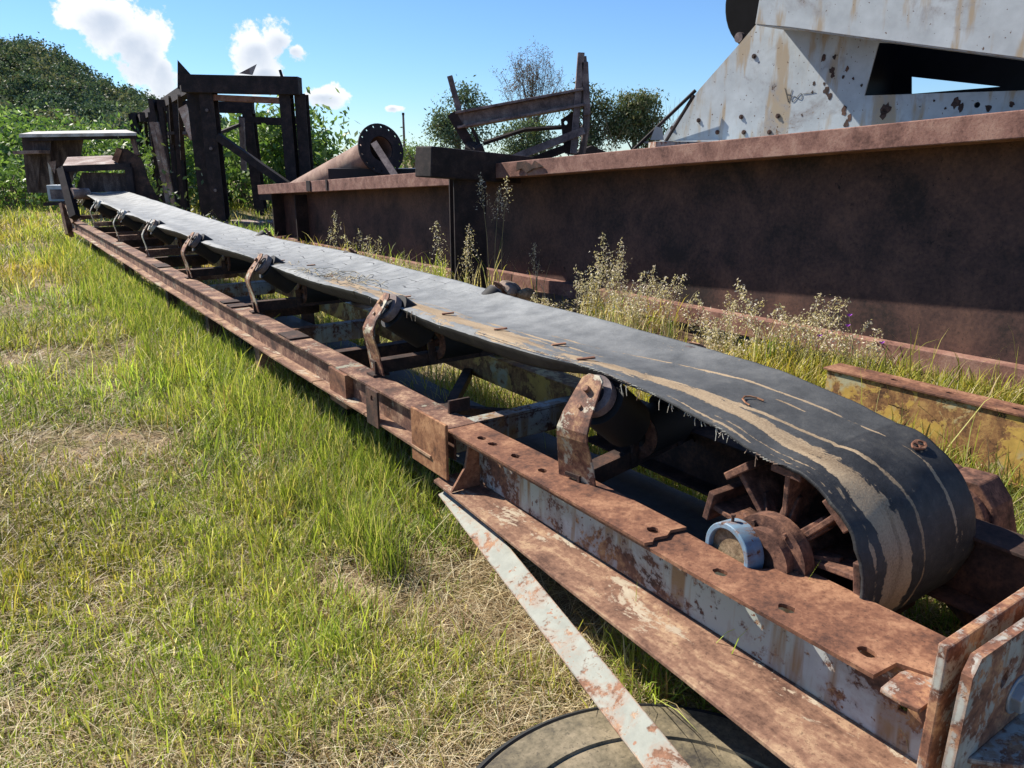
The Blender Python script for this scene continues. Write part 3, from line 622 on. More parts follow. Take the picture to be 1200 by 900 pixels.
# ================================================================ NEIGHBOURS OF THE CONVEYOR
yb = thing('channel_beam', 'rusty steel channel with flaking yellow paint lying behind the curled end of the belt', 'steel beam', (3.8, 1.4, 0), A1)
k = MB(); hs = [circ(3.78, s_, .014, .02, 12) for s_ in (1.42, 1.72, 2.0)]
k.plate([(3.70, -.3), (3.70, 2.36), (3.86, 2.36), (3.86, -.3)], lambda a, b, c: (a, b, .405-c), .012, hs); k.build('top_flange', M['rust'], yb, bevel=.002)
k = MB(); k.box((3.712, -.3, .085), (3.724, 2.34, .392)); k.build('web', M['yellow'], yb)
k = MB(); k.box((3.70, -.3, .07), (3.86, 2.36, .084)); k.build('bottom_flange', M['yellow'], yb)
k = MB(); k.box((3.70, -.29, .406), (3.86, 1.2, .420)); k.build('cover_plate', M['rust_orange'], yb, bevel=.002)
k = MB(); k.box((3.725, 2.18, .085), (3.85, 2.2, .392)); k.build('stiffener', M['rust_dark'], yb)
for s_ in (.2, 2.1):
    k = MB(); k.box((3.69, s_, -.04), (3.87, s_+.14, .069)); tag(k.build('timber_block', M['timber']), 'squared dark timber packer under the %s end of the yellow channel' % ('near' if s_ < 1 else 'far'), 'timber block')
    ob = bpy.context.scene.collection.objects[-1]; ob.rotation_euler = (0, 0, A1)

def tyre(label, c, r, ri, h, group):
    t = thing('tyre', label, 'tyre', c, A1, group); C = Vector(c)
    n = 120; prof = [(ri, .01), (ri+.02, .0), (r*.80, .0), (r*.96, .02), (r, .06), (r, h-.06), (r*.965, h-.018), (r*.935, h-.007), (r*.925, h-.012), (r*.91, h-.003), (r*.86, h), (r*.70, h+.004), (r*.695, h-.004), (r*.66, h-.002), (ri+.03, h-.012), (ri, h-.03)]
    vs = []; 
    for i in range(n):
        a = 2*math.pi*i/n
        for (q, z) in prof:
            lug = .006*(1 if (i//2) % 2 else 0) if .98*r < q and z > .03 else 0
            vs.append((C.x+(q-lug)*math.cos(a), C.y+(q-lug)*math.sin(a), C.z+z))
    m_ = len(prof); b = MB(); b.add(vs, [(i*m_+j, i*m_+(j+1) % m_, ((i+1) % n)*m_+(j+1) % m_, ((i+1) % n)*m_+j) for i in range(n) for j in range(m_) if j not in (8, 9, 10, 11, 12, 13)])
    b.build('tread', M['tread'], t, True)
    b = MB(); b.add(vs, [(i*m_+j, i*m_+j+1, ((i+1) % n)*m_+j+1, ((i+1) % n)*m_+j) for i in range(n) for j in (8, 9, 10, 11, 12, 13)])
    b.build('sidewall', M['sidewall'], t, True); return t
tyre('dusty worn tyre lying flat in the grass, sunlit beside the pale brace', (1.0, .82, -.065), .56, .17, .14, None)

# ================================================================ PLATE GIRDERS (local: w across, s along)
def girder(label, s0, s1, z0, z1, cutr=0, th=.150, lift=.12):
    g = thing('plate_girder', label, 'steel girder', (5.4, (s0+s1)/2, 0), A2, 'plate girders in line behind the conveyor')
    zt = lambda s_: z0+(z1-z0)*(s_-s0)/(s1-s0)
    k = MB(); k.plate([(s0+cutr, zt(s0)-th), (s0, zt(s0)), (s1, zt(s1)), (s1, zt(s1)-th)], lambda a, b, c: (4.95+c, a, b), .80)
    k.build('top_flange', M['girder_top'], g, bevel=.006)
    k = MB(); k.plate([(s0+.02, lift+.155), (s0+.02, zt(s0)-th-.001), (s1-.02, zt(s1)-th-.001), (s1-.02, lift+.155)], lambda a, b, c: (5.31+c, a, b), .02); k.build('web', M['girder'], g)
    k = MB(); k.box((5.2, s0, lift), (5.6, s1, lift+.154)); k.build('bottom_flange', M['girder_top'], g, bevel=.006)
    return g
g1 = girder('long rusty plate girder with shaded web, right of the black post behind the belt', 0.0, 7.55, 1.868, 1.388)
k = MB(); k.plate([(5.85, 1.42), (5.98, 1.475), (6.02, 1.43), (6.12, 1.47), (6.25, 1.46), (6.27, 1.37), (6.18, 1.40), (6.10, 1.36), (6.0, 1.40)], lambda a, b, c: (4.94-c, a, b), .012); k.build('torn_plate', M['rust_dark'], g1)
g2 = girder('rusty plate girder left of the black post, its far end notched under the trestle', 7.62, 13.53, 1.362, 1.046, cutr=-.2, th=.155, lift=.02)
for s_ in (12.3, 13.3):
    k = MB(); k.box((5.1, s_, .18), (5.308, s_+.03, .92)); k.build('stiffener', M['blacksteel'], g2)
for s_, ln in ((10.7, .05), (11.3, .14)):
    zc = 1.362-.0535*(s_-7.62); k = MB(); k.box((4.935, s_, zc-.15), (4.949, s_+ln, zc+.002)); k.build('splice_gap_plate', M['blacksteel'], g2)

# black post with a cross beam
ps = thing('post', 'black steel post with a dark timber cross beam standing in front of the girders', 'post', (-.465, 8.25, 0), 0)
O = Vector((-.465, 8.25, 0))
k = MB(); k.ibar(O, O+Vector((.0, 0, 1.29)), .34, .24, .03, up=(.3, -1, 0)); k.build('column', M['blacksteel'], ps)
def obm(name, mb, mat, par, **kw): return mb.build(name, mat, par, **kw)
k = MB(); k.bar((-.865, 7.78, 1.465), (.14, 8.75, 1.365), .26, .29); k.build('cross_beam', M['timber'], ps, bevel=.012)

# ================================================================ SCRAP ON THE GIRDER: bed-like steel frame
D = 10.6
sf = thing('steel_framework', 'twisted steel frame with two uprights and a long I-beam standing above the girder', 'scrap frame', tuple(at(560, 330, D+.2)*1.0), 0)
def p(px, py, y=D): return at(px, py, y)
sf.location.z = 0; ORG[sf.name] = Vector((sf.location.x, sf.location.y, 0))
k = MB(); k.bar(p(527, 89), p(550, 175), .07, .07, (1, 0, 0)); k.bar(p(549, 176), p(551, 330), .08, .08, (1, 0, 0)); k.build('upright', M['greysteel'], sf, bevel=.004)
k = MB(); k.ibar(p(538, 141), p(686, 114, D-.5), .22, .21, .03); k.build('cross_beam', M['greysteel'], sf, bevel=.004)
k = MB(); k.bar(p(529, 133), p(556, 178), .09, .12, (1, 0, 0)); k.bar(p(553, 150), p(566, 178), .06, .04, (1, 0, 0)); k.build('strut', M['blacksteel'], sf)
for (a, b) in (((681, 62), (672, 180)), ((685, 73), (688, 135))):
    k = MB(); k.bar(p(*a, D-.5), p(b[0], b[1], D-.5), .10, .08, (1, 0, 0)); k.build('upright', M['greysteel'], sf, bevel=.004)
k = MB(); k.tube([p(683, 66, D-.5), p(687, 110, D-.45), p(687, 150, D-.45), p(682, 180, D-.4), p(680, 330, D-.4)], .045, 6); k.build('upright', M['greysteel'], sf)
k = MB(); k.tube([p(566, 168), p(590, 160), p(615, 152), p(660, 149), p(684, 149, D-.4)], .03, 6); k.build('rail', M['blacksteel'], sf)
k = MB(); k.bar(p(600, 186, D-.3), p(684, 153, D-.6), .05, .09); k.build('rail', M['greysteel'], sf)
k = MB(); k.bar(p(620, 190), p(662, 174), .06, .10); k.build('rail', M['blacksteel'], sf)
k = MB(); k.plate([(657, 140), (668, 133), (676, 128), (678, 170), (672, 182), (662, 180), (659, 160)], lambda a, b, c: tuple(p(a, b, D-.3+c)), .05, [circ(663, 144, 2, 2.4, 8)]); k.build('gusset_plate', M['blacksteel'], sf)
k = MB(); k.cyl(p(550, 172), p(560, 176, D-.1), .09, n=12); k.cyl(p(556, 178, D-.2), p(567, 174, D-.2), .07, n=10); k.build('clamp', M['timber'], sf)
# pipe with flange
fp = thing('flanged_pipe', 'brown steel pipe with a big drilled flange, leaning up behind the left girder', 'pipe', tuple(Vector((at(360, 300, 15).x, 15, 0))), 0)
a = at(446, 175, 12.8); b = at(345, 228, 15.6); dv = (b-a).normalized()
b2 = b+dv*.1
k = MB(); k.cyl(a+dv*.04, b2, .235, n=30, cap=False); k.cyl(a+dv*.02, b2-dv*.1, .222, n=30, cap=False); k.build('pipe', M['pipe'], fp, True)
fx_ = -dv; x_ = fx_.orthogonal().normalized(); y_ = fx_.cross(x_)
k = MB(); k.plate(circ(0, 0, .40, n=40), lambda u, v_, c: tuple(a+x_*u+y_*v_+fx_*c), .03, [circ(.355*math.cos(t_*math.pi/8), .355*math.sin(t_*math.pi/8), .018, n=8) for t_ in range(16)]+[circ(0, 0, .20, n=32)]); k.build('flange', M['blacksteel'], fp, bevel=.003)
k = MB(); k.cyl(a-fx_*.18, a+fx_*.0, .245, n=30, cap=False); k.build('socket', M['black'], fp, True)
k = MB(); k.bar(at(438, 167, 12.3), at(463, 206, 11.9), .10, .02, (0, -1, .3)); tag(k.build('flat_bar', M['greysteel']), 'pale grey flat bar leaning inside the pipe flange', 'steel bar')
k = MB(); k.box((-3.0, 13.0, .0), (-1.0, 14.0, 1.33)); tag(k.build('scrap_bin', M['black']), 'low black steel bin behind the left girder by the pipe', 'scrap bin')
# ================================================================ TRESTLE
tr = thing('steel_trestle', 'tall black steel trestle with a doorway-like front frame, left of the girders', 'trestle', (-5.8, 18, 0), 0)
Fd = Vector((-.50, .866, 0))
def col(x, y, lx, wd, z=3.15, name='column'):
    k = MB(); k.ibar((x, y, -.05), (x-lx, y, z), wd, .32, .03, up=(0, 1, 0)); k.build(name, M['blacksteel'], tr)
col(-6.68, 18.0, 0, .30); col(-7.02, 18.25, .03, .30, 3.1); col(-4.95, 18.0, .02, .24, 3.1); col(-4.66, 18.1, .0, .24, 2.85)
k = MB(); k.bar((-7.15, 17.9, 3.05), (-4.62, 17.9, 3.0), .34, .36); k.build('header_beam', M['blacksteel'], tr)
k = MB(); k.bar((-6.7, 18.05, 2.78), (-4.9, 18.05, 2.70), .30, .12); k.build('header_beam', M['girder_top'], tr)
k = MB(); k.bar((-6.5, 17.85, 1.95), (-4.75, 17.6, .75), .16, .16); k.build('diagonal', M['blacksteel'], tr)
k = MB(); k.bar((-5.5, 17.6, .72), (-4.2, 16.6, .70), .3, .22); k.build('ledger', M['blacksteel'], tr)
k = MB(); k.plate([(208, 70), (228, 92), (222, 105), (208, 104)], lambda a_, b_, c: tuple(at(a_, b_, 19+c)), .06); k.build('gusset_plate', M['blacksteel'], tr)
k = MB(); k.plate([(280, 86), (301, 75), (296, 88)], lambda a_, b_, c: tuple(at(a_, b_, 19+c)), .04); k.build('bent_sheet', M['sheet'], tr)
k = MB(); k.bar(at(328, 82, 18), at(332, 95, 18), .05, .05, (0, 1, 0)); k.build('stub', M['blacksteel'], tr)
rt = random.Random(4)
for i, t_ in enumerate((2.8, 4.0, 5.4, 7.0, 8.8, 10.8, 13.5)):
    x, y = -7.1+Fd.x*t_, 18+Fd.y*t_; top = 3.05-.02*t_+rt.uniform(-.2, .15)
    col(x, y, rt.uniform(-.15, .25), .11+rt.uniform(-.05, .06), top)
    if i % 3 == 1:
        col(x+2.15, y+.3, .1, .26, top-.1)
        k = MB(); k.bar((x-.2, y, top), (x+2.2, y+.3, top-.05), .26, .28); k.build('header_beam', M['blacksteel'], tr)
k = MB(); k.bar((-7.1, 18.2, 3.0), (-7.1+Fd.x*14, 18+Fd.y*14, 2.7), .22, .24); k.build('runner', M['blacksteel'], tr)
k = MB(); k.bar((-6.95, 18.2, 2.2), (-6.95+Fd.x*14, 18+Fd.y*14, 2.0), .10, .16); k.build('runner', M['blacksteel'], tr)
k = MB(); k.bar(at(214, 125, 18.6), at(228, 162, 18.2), .22, .03, (0, -1, 0)); k.build('hanging_plate', M['sheet'], tr)
k = MB(); k.bar(at(194, 178, 26), at(202, 222, 25), .14, .04, (0, -1, 0)); k.build('hanging_plate', M['sheet'], tr)
k = MB(); k.bar(at(283, 138, 20), at(286, 200, 20), .12, .1, (0, -1, 0)); k.build('hanger', M['greysteel'], tr)
k = MB(); k.box((-7.0, 17.7, -.05), (-3.9, 18.5, .10)); k.build('sill', M['sheet'], tr)
for q in range(7):
    x, y = -7.1+Fd.x*(1+q*1.6), 18.1+Fd.y*(1+q*1.6)
    k = MB(); k.bar((x-.1, y, 2.9+rt.uniform(-.2, .1)), (x+Fd.x*1.4, y+Fd.y*1.4, 1.1+rt.uniform(-.3, .6)), .10, .06); k.build('diagonal', M['blacksteel'], tr)

for q in range(14):
    t_ = rt.uniform(2, 14); x, y = -7.25+Fd.x*t_+rt.uniform(-.2, .3), 18+Fd.y*t_; z_ = rt.uniform(2.2, 3.0)
    k = MB(); k.bar((x, y, -.05), (x-rt.uniform(-.1, .3), y, z_), rt.uniform(.07, .14), rt.uniform(.06, .1), (0, 1, 0)); k.build('stanchion', M['blacksteel'] if q % 5 else M['sheet'], tr)
for q in range(22):
    t_ = rt.uniform(.6, 13); x, y = -7.1+Fd.x*t_+rt.uniform(0, .6), 18+Fd.y*t_; z_ = rt.uniform(.9, 2.8)
    k = MB(); k.bar((x, y, z_), (x+rt.uniform(-1.0, .9)+Fd.x*.8, y+Fd.y*.8+rt.uniform(0, .8), z_+rt.uniform(-1.1, .5)), rt.uniform(.05, .12), rt.uniform(.04, .08)); k.build('brace', M['blacksteel'] if q % 4 else M['greysteel'], tr)
for (x, z_, t_) in ((-6.1, 2.45, 2.8), (-6.5, 2.5, 5.4), (-7.6, 2.5, 8.8)):
    k = MB(); k.bar((x+Fd.x*t_*.2-.6, 18+t_, z_), (x+Fd.x*t_*.2+1.05, 18+t_, z_-.05), .12, .14); k.build('cross_beam', M['blacksteel'], tr)
for zb_ in (.8, 1.7, 2.5):
    k = MB(); k.cyl((-6.68, 17.84, zb_), (-6.68, 17.80, zb_), .035, n=8); k.build('bolt', M['greysteel'], tr)

# ================================================================ FAR END: chute box, hopper, cabinet
cb = thing('chute_box', 'rusty steel chute with an open frame over the far end of the belt', 'chute', (-7.3, 13.0, 0), 0)
def q(px, py, y): return at(px, py, y)
Y = 13.1
k = MB(); k.plate([(96, 202), (150, 203), (152, 224), (88, 226)], lambda a_, b_, c: tuple(q(a_, b_, Y+c)), .04); k.build('panel', M['darkhopper'], cb)
k = MB(); k.add([q(72, 197, Y), q(142, 193, Y), q(131, 182, Y+1.2), q(79, 184, Y+1.2), q(72, 199, Y), q(142, 195, Y), q(131, 184, Y+1.2), q(79, 186, Y+1.2)], [(0,1,2,3), (7,6,5,4), (0,4,5,1), (1,5,6,2), (2,6,7,3), (3,7,4,0)]); k.build('lid', M['sheet'], cb)
k = MB(); k.bar(q(71, 198, Y-.1), q(154, 195, Y-.1), .09, .10); k.build('top_rail', M['blacksteel'], cb)
k = MB(); k.bar(q(73, 198, Y-.1), q(88, 255, Y-.6), .12, .12, (0, 1, 0)); k.build('leg', M['blacksteel'], cb)
k = MB(); k.bar(q(152, 196, Y-.1), q(158, 245, Y-.1), .12, .12, (0, 1, 0)); k.build('leg', M['blacksteel'], cb)
k = MB(); k.cyl(q(84, 227, Y-.4), q(104, 227, Y-.2), .09, n=16); k.build('roller', M['sheet'], cb, True)
k = MB(); k.plate([(131, 187), (137, 173), (150, 175), (166, 186), (176, 215), (190, 240), (180, 243), (160, 236), (150, 215), (146, 196)], lambda a_, b_, c: tuple(q(a_, b_, Y-.1+c)), .5); k.build('scroll_casing', M['rust_dark'], cb)
k = MB(); k.plate([(131, 187), (137, 173), (143, 176), (138, 191)], lambda a_, b_, c: tuple(q(a_, b_, Y-.14+c)), .03); k.build('cheek_plate', M['rust'], cb)
cbn = thing('cabinet', 'small pale grey metal box on a bracket at the far end of the conveyor', 'metal box', tuple(q(68, 232, 13.6)), 0)
k = MB(); c0 = q(57, 236, 13.6); c1 = q(77, 217, 13.6); k.box((c0.x, 13.6, c0.z), (c1.x, 13.9, c1.z)); k.build('case', M['cabinet'], cbn, bevel=.01)
k = MB(); k.box((c0.x+.06, 13.585, c0.z+.04), (c1.x-.05, 13.6, c1.z-.07)); k.build('door', M['greysteel'], cbn)
k = MB(); k.bar(q(59, 239, 13.6), q(84, 237, 13.5), .3, .06); k.build('bracket', M['blacksteel'], cbn)
k = MB()
k = MB(); k.bar(q(74, 240, 13.2), q(82, 276, 12.9), .05, .14, (0, -1, 0)); k.build('stay', M['rust_tan'], cbn)
k = MB(); k.bar(q(80, 242, 13.2), q(88, 262, 12.9), .04, .10, (0, -1, 0)); k.build('stay', M['rust_tan'], cbn)
hp = thing('hopper', 'large dark hopper under a rusty sheet roof in the weeds at the far left', 'hopper', (-12.6, 22, 0), 0)
Y = 21
k = MB(); k.plate([(25, 158), (60, 160), (58, 226), (32, 226)], lambda a_, b_, c: tuple(q(a_, b_, Y+c)), .06); k.build('side_panel', M['darkhopper'], hp)
k = MB(); k.plate([(60, 163), (98, 163), (92, 200), (80, 222), (57, 224)], lambda a_, b_, c: tuple(q(a_, b_, Y+.4+c)), .06); k.build('front_panel', M['darkhopper'], hp)
k = MB(); k.add([q(22, 157, Y-.2), q(160, 155.5, Y-.2), q(148, 152, Y+2), q(40, 154, Y+2), q(22, 161, Y-.2), q(160, 159, Y-.2), q(148, 154, Y+2), q(40, 157, Y+2)], [(0,1,2,3), (7,6,5,4), (0,4,5,1), (1,5,6,2), (2,6,7,3), (3,7,4,0)]); k.build('roof_sheet', M['sheetpale'], hp)
k = MB(); k.bar(q(30, 163, Y-.1), q(160, 160, Y-.1), .08, .10); k.build('eaves_beam', M['blacksteel'], hp)
k = MB(); k.bar(q(155, 160, Y), q(161, 182, Y), .10, .10, (0, 1, 0)); k.build('post', M['sheet'], hp)
k = MB(); k.bar(q(22, 179, Y-.3), q(52, 178, Y-.3), .5, .08); k.build('step_beam', M['sheet'], hp)
for a_, b_ in (((58, 190), (62, 222)), ((46, 185), (44, 222))):
    k = MB(); k.bar(q(*a_, Y-.1), q(*b_, Y-.1), .07, .05, (0, 1, 0)); k.build('rib', M['sheetpale'] if a_[0] > 50 else M['darkhopper'], hp)
k = MB(); k.plate([(56, 190), (66, 188), (64, 204)], lambda a_, b_, c: tuple(q(a_, b_, Y-.15+c)), .03); k.build('torn_sheet', M['sheet'], hp)
sd = thing('shed', 'pale blue shed glimpsed between the hopper and the trestle', 'shed', tuple(Vector((q(178, 190, 42).x, 42, 0))), 0)
k = MB(); k.plate([(162, 168), (184, 149), (192, 152), (205, 166), (205, 215), (162, 215)], lambda a_, b_, c: tuple(q(a_, b_, 42+c)), 3); k.build('walls', M['shedblue'], sd)
k = MB(); k.bar(q(160, 170, 41.6), q(186, 148, 41.6), .1, .12, (0, -1, 1)); k.build('roof_edge', M['sheetpale'], sd)
for a_ in (170, 179):
    k = MB(); c0 = q(a_, 164, 41.97); k.box((c0.x-.12, 41.93, c0.z-.15), (c0.x+.12, 41.99, c0.z+.15)); k.build('window', M['black'], sd)

# ================================================================ WHITE BIN BEHIND THE GIRDER
bn = thing('ore_bin', 'big pale grey steel bin with rust spots and a dark opening above the girder', 'steel bin', (6.6, 3.5, 0), A2)
WA, WB = 6.6, 6.17
def ga(px, py, wv=WA): v_ = gw(px, py, wv); return (v_.y, v_.z)
A_out = [ga(772, 166), ga(820, 104), ga(866, 52), ga(900, 12), ga(930, -40), ga(1900, -60), ga(1700, 260), ga(1200, 300), ga(775, 230)]
A_hole = [ga(1030, 50), ga(1300, 60), ga(1300, 110), ga(1200, 106), ga(1013, 112)]
k = MB(); k.plate(A_out, lambda a_, b_, c: (WA+c, a_, b_), .012, [A_hole, circ(*ga(1145, 123), .022, n=14), circ(*ga(1078, 125), .006, n=8)]); wallA = k.build('side_wall', M['white'], bn)
B_out = [ga(885, 28, WB), ga(893, -20, WB), ga(905, -130, WB), ga(1700, -130, WB), ga(1800, 160, WB), ga(1200, 68, WB), ga(1000, 42, WB), ga(920, 31, WB)]
k = MB(); k.plate(B_out, lambda a_, b_, c: (WB+c, a_, b_), .014); k.build('upper_wall', M['white'], bn, bevel=.004)
def strip(pts, w0, w1, t, name, mat):
    k = MB()
    for (a0, b0), (a1, b1) in zip(pts, pts[1:]):
        d_ = Vector((0, a1-a0, b1-b0)).normalized(); nn = Vector((0, -d_.z, d_.y))*t
        k.add([(w0, a0, b0), (w1, a0, b0), (w1, a1, b1), (w0, a1, b1)]+[tuple(Vector(v_)+nn) for v_ in ((w0, a0, b0), (w1, a0, b0), (w1, a1, b1), (w0, a1, b1))], [(0,1,2,3), (7,6,5,4), (0,4,5,1), (1,5,6,2), (2,6,7,3), (3,7,4,0)])
    return k.build(name, mat, bn)
bl = [(a_, b_+.003) for a_, b_ in (ga(885, 28, WB), ga(920, 31, WB), ga(1000, 42, WB), ga(1200, 68, WB), ga(1800, 160, WB))]
strip(bl, WB+.015, WA-.001, .012, 'ledge', M['white'])
strip([ga(886, 27, WB), ga(893, -20, WB), ga(905, -130, WB)], WB+.015, WA-.001, -.012, 'end_plate', M['white'])
# closed black box added behind wall, darkens the opening; gap in far side
s_l, s_r = ga(960, 80)[0], -2.5
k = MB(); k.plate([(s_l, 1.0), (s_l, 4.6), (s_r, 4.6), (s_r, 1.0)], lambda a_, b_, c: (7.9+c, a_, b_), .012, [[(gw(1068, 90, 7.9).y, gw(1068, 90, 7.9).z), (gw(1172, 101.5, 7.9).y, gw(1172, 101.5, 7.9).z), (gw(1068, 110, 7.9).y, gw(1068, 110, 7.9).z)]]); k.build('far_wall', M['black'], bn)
k = MB(); k.box((WA+.02, s_l-.012, 1.0), (7.898, s_l, 4.6)); k.box((WA+.02, s_r, 4.6), (7.9, s_l, 4.612)); k.box((WA+.02, s_r, 1.0), (7.89, s_l-.001, 1.012)); k.box((WA+.02, s_r-.02, 1.0), (7.89, s_r-.008, 4.6)); k.build('dark_box', M['black'], bn)
for i, (px, py) in enumerate([(819, 141), (869, 137), (912, 136), (841, 155), (872, 155), (902, 155), (884, 66), (788, 150)]):
    a_, b_ = ga(px, py); k = MB(); k.cyl((WA-.022, a_, b_), (WA-.001, a_, b_), .013, n=6); k.cyl((WA-.012, a_, b_), (WA-.001, a_, b_), .022, n=12); k.build('bolt', M['rust_dark'], bn)
# burnt pits and blisters in the paint
rp = random.Random(9)
for (px, py, r_) in [(965, 68, .03), (978, 67, .02), (975, 83, .03), (976, 88, .022), (993, 81, .022), (988, 90, .014), (954, 98, .018), (969, 106, .035), (973, 112, .03), (966, 98, .015), (989, 130, .035), (996, 138, .025), (1038, 128, .05), (1036, 133, .04), (992, 145, .03), (1120, 120, .04), (1126, 126, .03), (1158, 126, .025), (1010, 100, .014), (952, 108, .012), (940, 135, .01), (1000, 92, .012), (1186, 122, .02), (1108, 127, .012), (1095, 118, .010)]:
    a_, b_ = ga(px, py); k = MB(); k.plate(circ(a_, b_, r_*.8, r_, 13, jit=.35), lambda u, v_, c: (WA-.0015-c*.5, u, v_), .002); k.build('burnt_spot', M['rust_dark'], bn)
k = MB()
def stroke(pts): k.tube([(WA-.004, *ga(x, y)) for x, y in pts], .0022, 4)
stroke([(920, 103), (924, 120)])
k.build('painted_letter', M['marker'], bn)
k = MB(); stroke([(928.5, 105), (924, 120)]); k.build('painted_letter_leg', M['marker'], bn); k = MB(); stroke([(921.4, 110), (927, 111)]); k.build('painted_letter_bar', M['marker'], bn)
k = MB(); stroke([(934+6.2*math.sin(t_), 114.5-2.2*math.sin(t_)+3.4*math.sin(2*t_)) for t_ in [i*2*math.pi/24 for i in range(25)]]); k.build('painted_numeral', M['marker'], bn)
k = MB(); stroke([(941, 110), (950, 109), (956, 108)]); k.build('scrawl', M['marker'], bn)
# wall foot flange and lip
k = MB(); k.box((WA-.25, 1.0, ga(900, 162)[1]-.03), (WA-.001, ga(772, 166)[0], ga(900, 162)[1]-.012)); k.build('foot_flange', M['white'], bn)
for s_ in (1.5, 5.0):
    k = MB(); k.box((WA+.1, s_, -.05), (WA+.3, s_+.2, 1.7)); k.build('leg', M['blacksteel'], bn)
k = MB(); k.box((WA+.05, .5, 1.45), (7.9, 5.3, 1.60)); k.build('skid_beam', M['blacksteel'], bn)
# dark wheel behind
wh = thing('pulley_wheel', 'black round pulley wheel jutting out behind the left edge of the pale bin', 'wheel', (7.3, 5.2, 0), A2)
a_ = gw(905, 0, 7.2); k = MB(); k.cyl((7.1, a_.y, a_.z+.02), (7.5, a_.y, a_.z+.02), .50, n=40); k.build('rim', M['wheel_shade'], wh, True, bevel=.02)
k = MB(); k.bar((7.3, a_.y, a_.z), (7.3, a_.y-.8, 1.0), .2, .2, (1, 0, 0)); k.build('stand', M['blacksteel'], wh)
k = MB(); cc = gw(866, 44, 7.05); k.cyl((7.04, cc.y, cc.z), (7.09, cc.y, cc.z), .05, n=14); k.build('cap', M['greysteel'], wh, True)
# rods and scrap left of the bin
rd = [((742, 176), (815, 106), 'longer thin steel rod slanting up beside the left foot of the pale bin'), ((780, 166), (813, 112), 'shorter thin rod just under the long one beside the pale bin')]
for a_, b_, lb in rd:
    k = MB(); k.tube([at(*a_, 8.6), at(*b_, 8.2)], .018, 6); tag(k.build('steel_rod', M['blacksteel']), lb, 'steel rod', 'thin rods by the pale bin')
k = MB(); k.plate([(762, 164), (768, 148), (776, 150), (778, 164)], lambda a_, b_, c: tuple(at(a_, b_, 8.3+c)), .02); tag(k.build('steel_tab', M['white']), 'small pale steel tab sticking up left of the bin foot', 'steel tab')
k = MB(); k.box((at(760, 165, 8).x, 7.6, 1.45), (at(860, 160, 8).x, 8.0, at(760, 166, 7.6).z)); tag(k.build('steel_ledge', M['endplate']), 'thin pale edged plate lying on top of the girder by the bin foot', 'steel plate')

# ================================================================ DISTANCE
lp = thing('lamp_pole', 'thin grey pole far off between the pipe and the trees', 'pole', tuple(Vector((at(473, 190, 70).x, 70, 0))), 0)
a_ = at(472.5, 135, 70); k = MB(); k.cyl((a_.x, 70, 0), (a_.x, 70, a_.z), .13, .09, n=10); k.build('mast', M['greysteel'], lp); k = MB(); k.box((a_.x-.10, 69.9, a_.z), (a_.x+.10, 70.1, a_.z+.2)); k.build('head', M['blacksteel'], lp)
def house(name, label, px0, px1, pyt, pye, y, mat):
    t = thing(name, label, 'building', tuple(Vector((at((px0+px1)/2, 190, y).x, y, 0))), 0)
    a_, b_ = at(px0, pye, y), at(px1, pye, y); tp = at((px0+px1)/2, pyt, y+2).z; dp = 6
    k = MB(); k.box((a_.x+.3, y+.3, 0), (b_.x-.3, y+dp, a_.z)); k.build('walls', M['darkhopper'], t)
    mx = (a_.x+b_.x)/2; k = MB(); k.add([(a_.x-.2, y, a_.z), (mx, y, tp), (b_.x+.2, y, a_.z), (a_.x-.2, y+dp, a_.z), (mx, y+dp, tp), (b_.x+.2, y+dp, a_.z)], [(0,1,2), (5,4,3), (0,3,4,1), (1,4,5,2), (0,2,5,3)]); k.build('roof', mat, t)
house('house', 'low dark gabled roof showing over the girder between frame and right tree', 676, 712, 171, 181, 45, M['blacksteel'])
house('house', 'pale low roof showing behind the end of the timber cross beam', 476, 508, 178, 184, 48, M['paleshed'])

# trees on the skyline
GT = 'trees on the skyline behind the girders'
def sky_tree(px, pytop, y, crown, label, cols, ncl, per, leaf, spread, seed, name='tree', hollow=.4, asp=.4, droop=.4):
    b_ = at(px, 190, y); top = at(px, pytop, y).z
    return tree(name, label, 'tree', (b_.x, y, 0), top, [(cx, cy, cz*top, rx*1.1, ry, rz*1.1, f) for cx, cy, cz, rx, ry, rz, f in crown], int(ncl*1.7), per, leaf*.8, cols, GT, spread, droop, asp, 6, .22, seed, hollow)
BG = [(.10,.145,.09), (.13,.175,.11), (.07,.11,.075), (.19,.22,.12)]
sky_tree(537, 98, 46, [(-.6,0,.62,1.2,1.1,1.2,.35), (.8,0,.75,1.1,1,1.2,.3), (.1,0,.5,1.9,1.3,1.1,.35), (.4,0,.9,.5,.5,.5,.06)], 'rounded grey-green gum tree behind the left upright of the scrap frame', BG, 75, 46, .26, .30, 21)
sky_tree(612, 140, 50, [(0,0,.70,1.9,1.3,1.4,.7), (1.2,0,.5,1.4,1.2,1.1,.3)], 'low bushy tree under the long I-beam of the scrap frame', BG+[(.12,.16,.05)], 70, 44, .27, .34, 22)
sky_tree(690, 97, 48, [(-.2,0,.85,.9,.8,.8,.25), (.9,0,.66,1.0,.9,1.1,.35), (.0,0,.45,1.1,1,1.1,.3), (-.9,0,.75,.6,.5,.5,.1)], 'dark ragged gum tree behind the right uprights of the scrap frame', [(.07,.10,.055), (.10,.13,.06), (.15,.15,.08)], 60, 46, .26, .28, 23)
sky_tree(742, 104, 48, [(.2,0,.84,1.25,1,.95,.4), (-.7,0,.62,1.0,.9,1.0,.3), (.9,0,.58,.9,.8,1.1,.3)], 'drooping gum tree standing alone left of the pale bin', [(.09,.12,.055), (.13,.16,.07), (.22,.21,.12)], 110, 50, .26, .26, 24, droop=1.2)
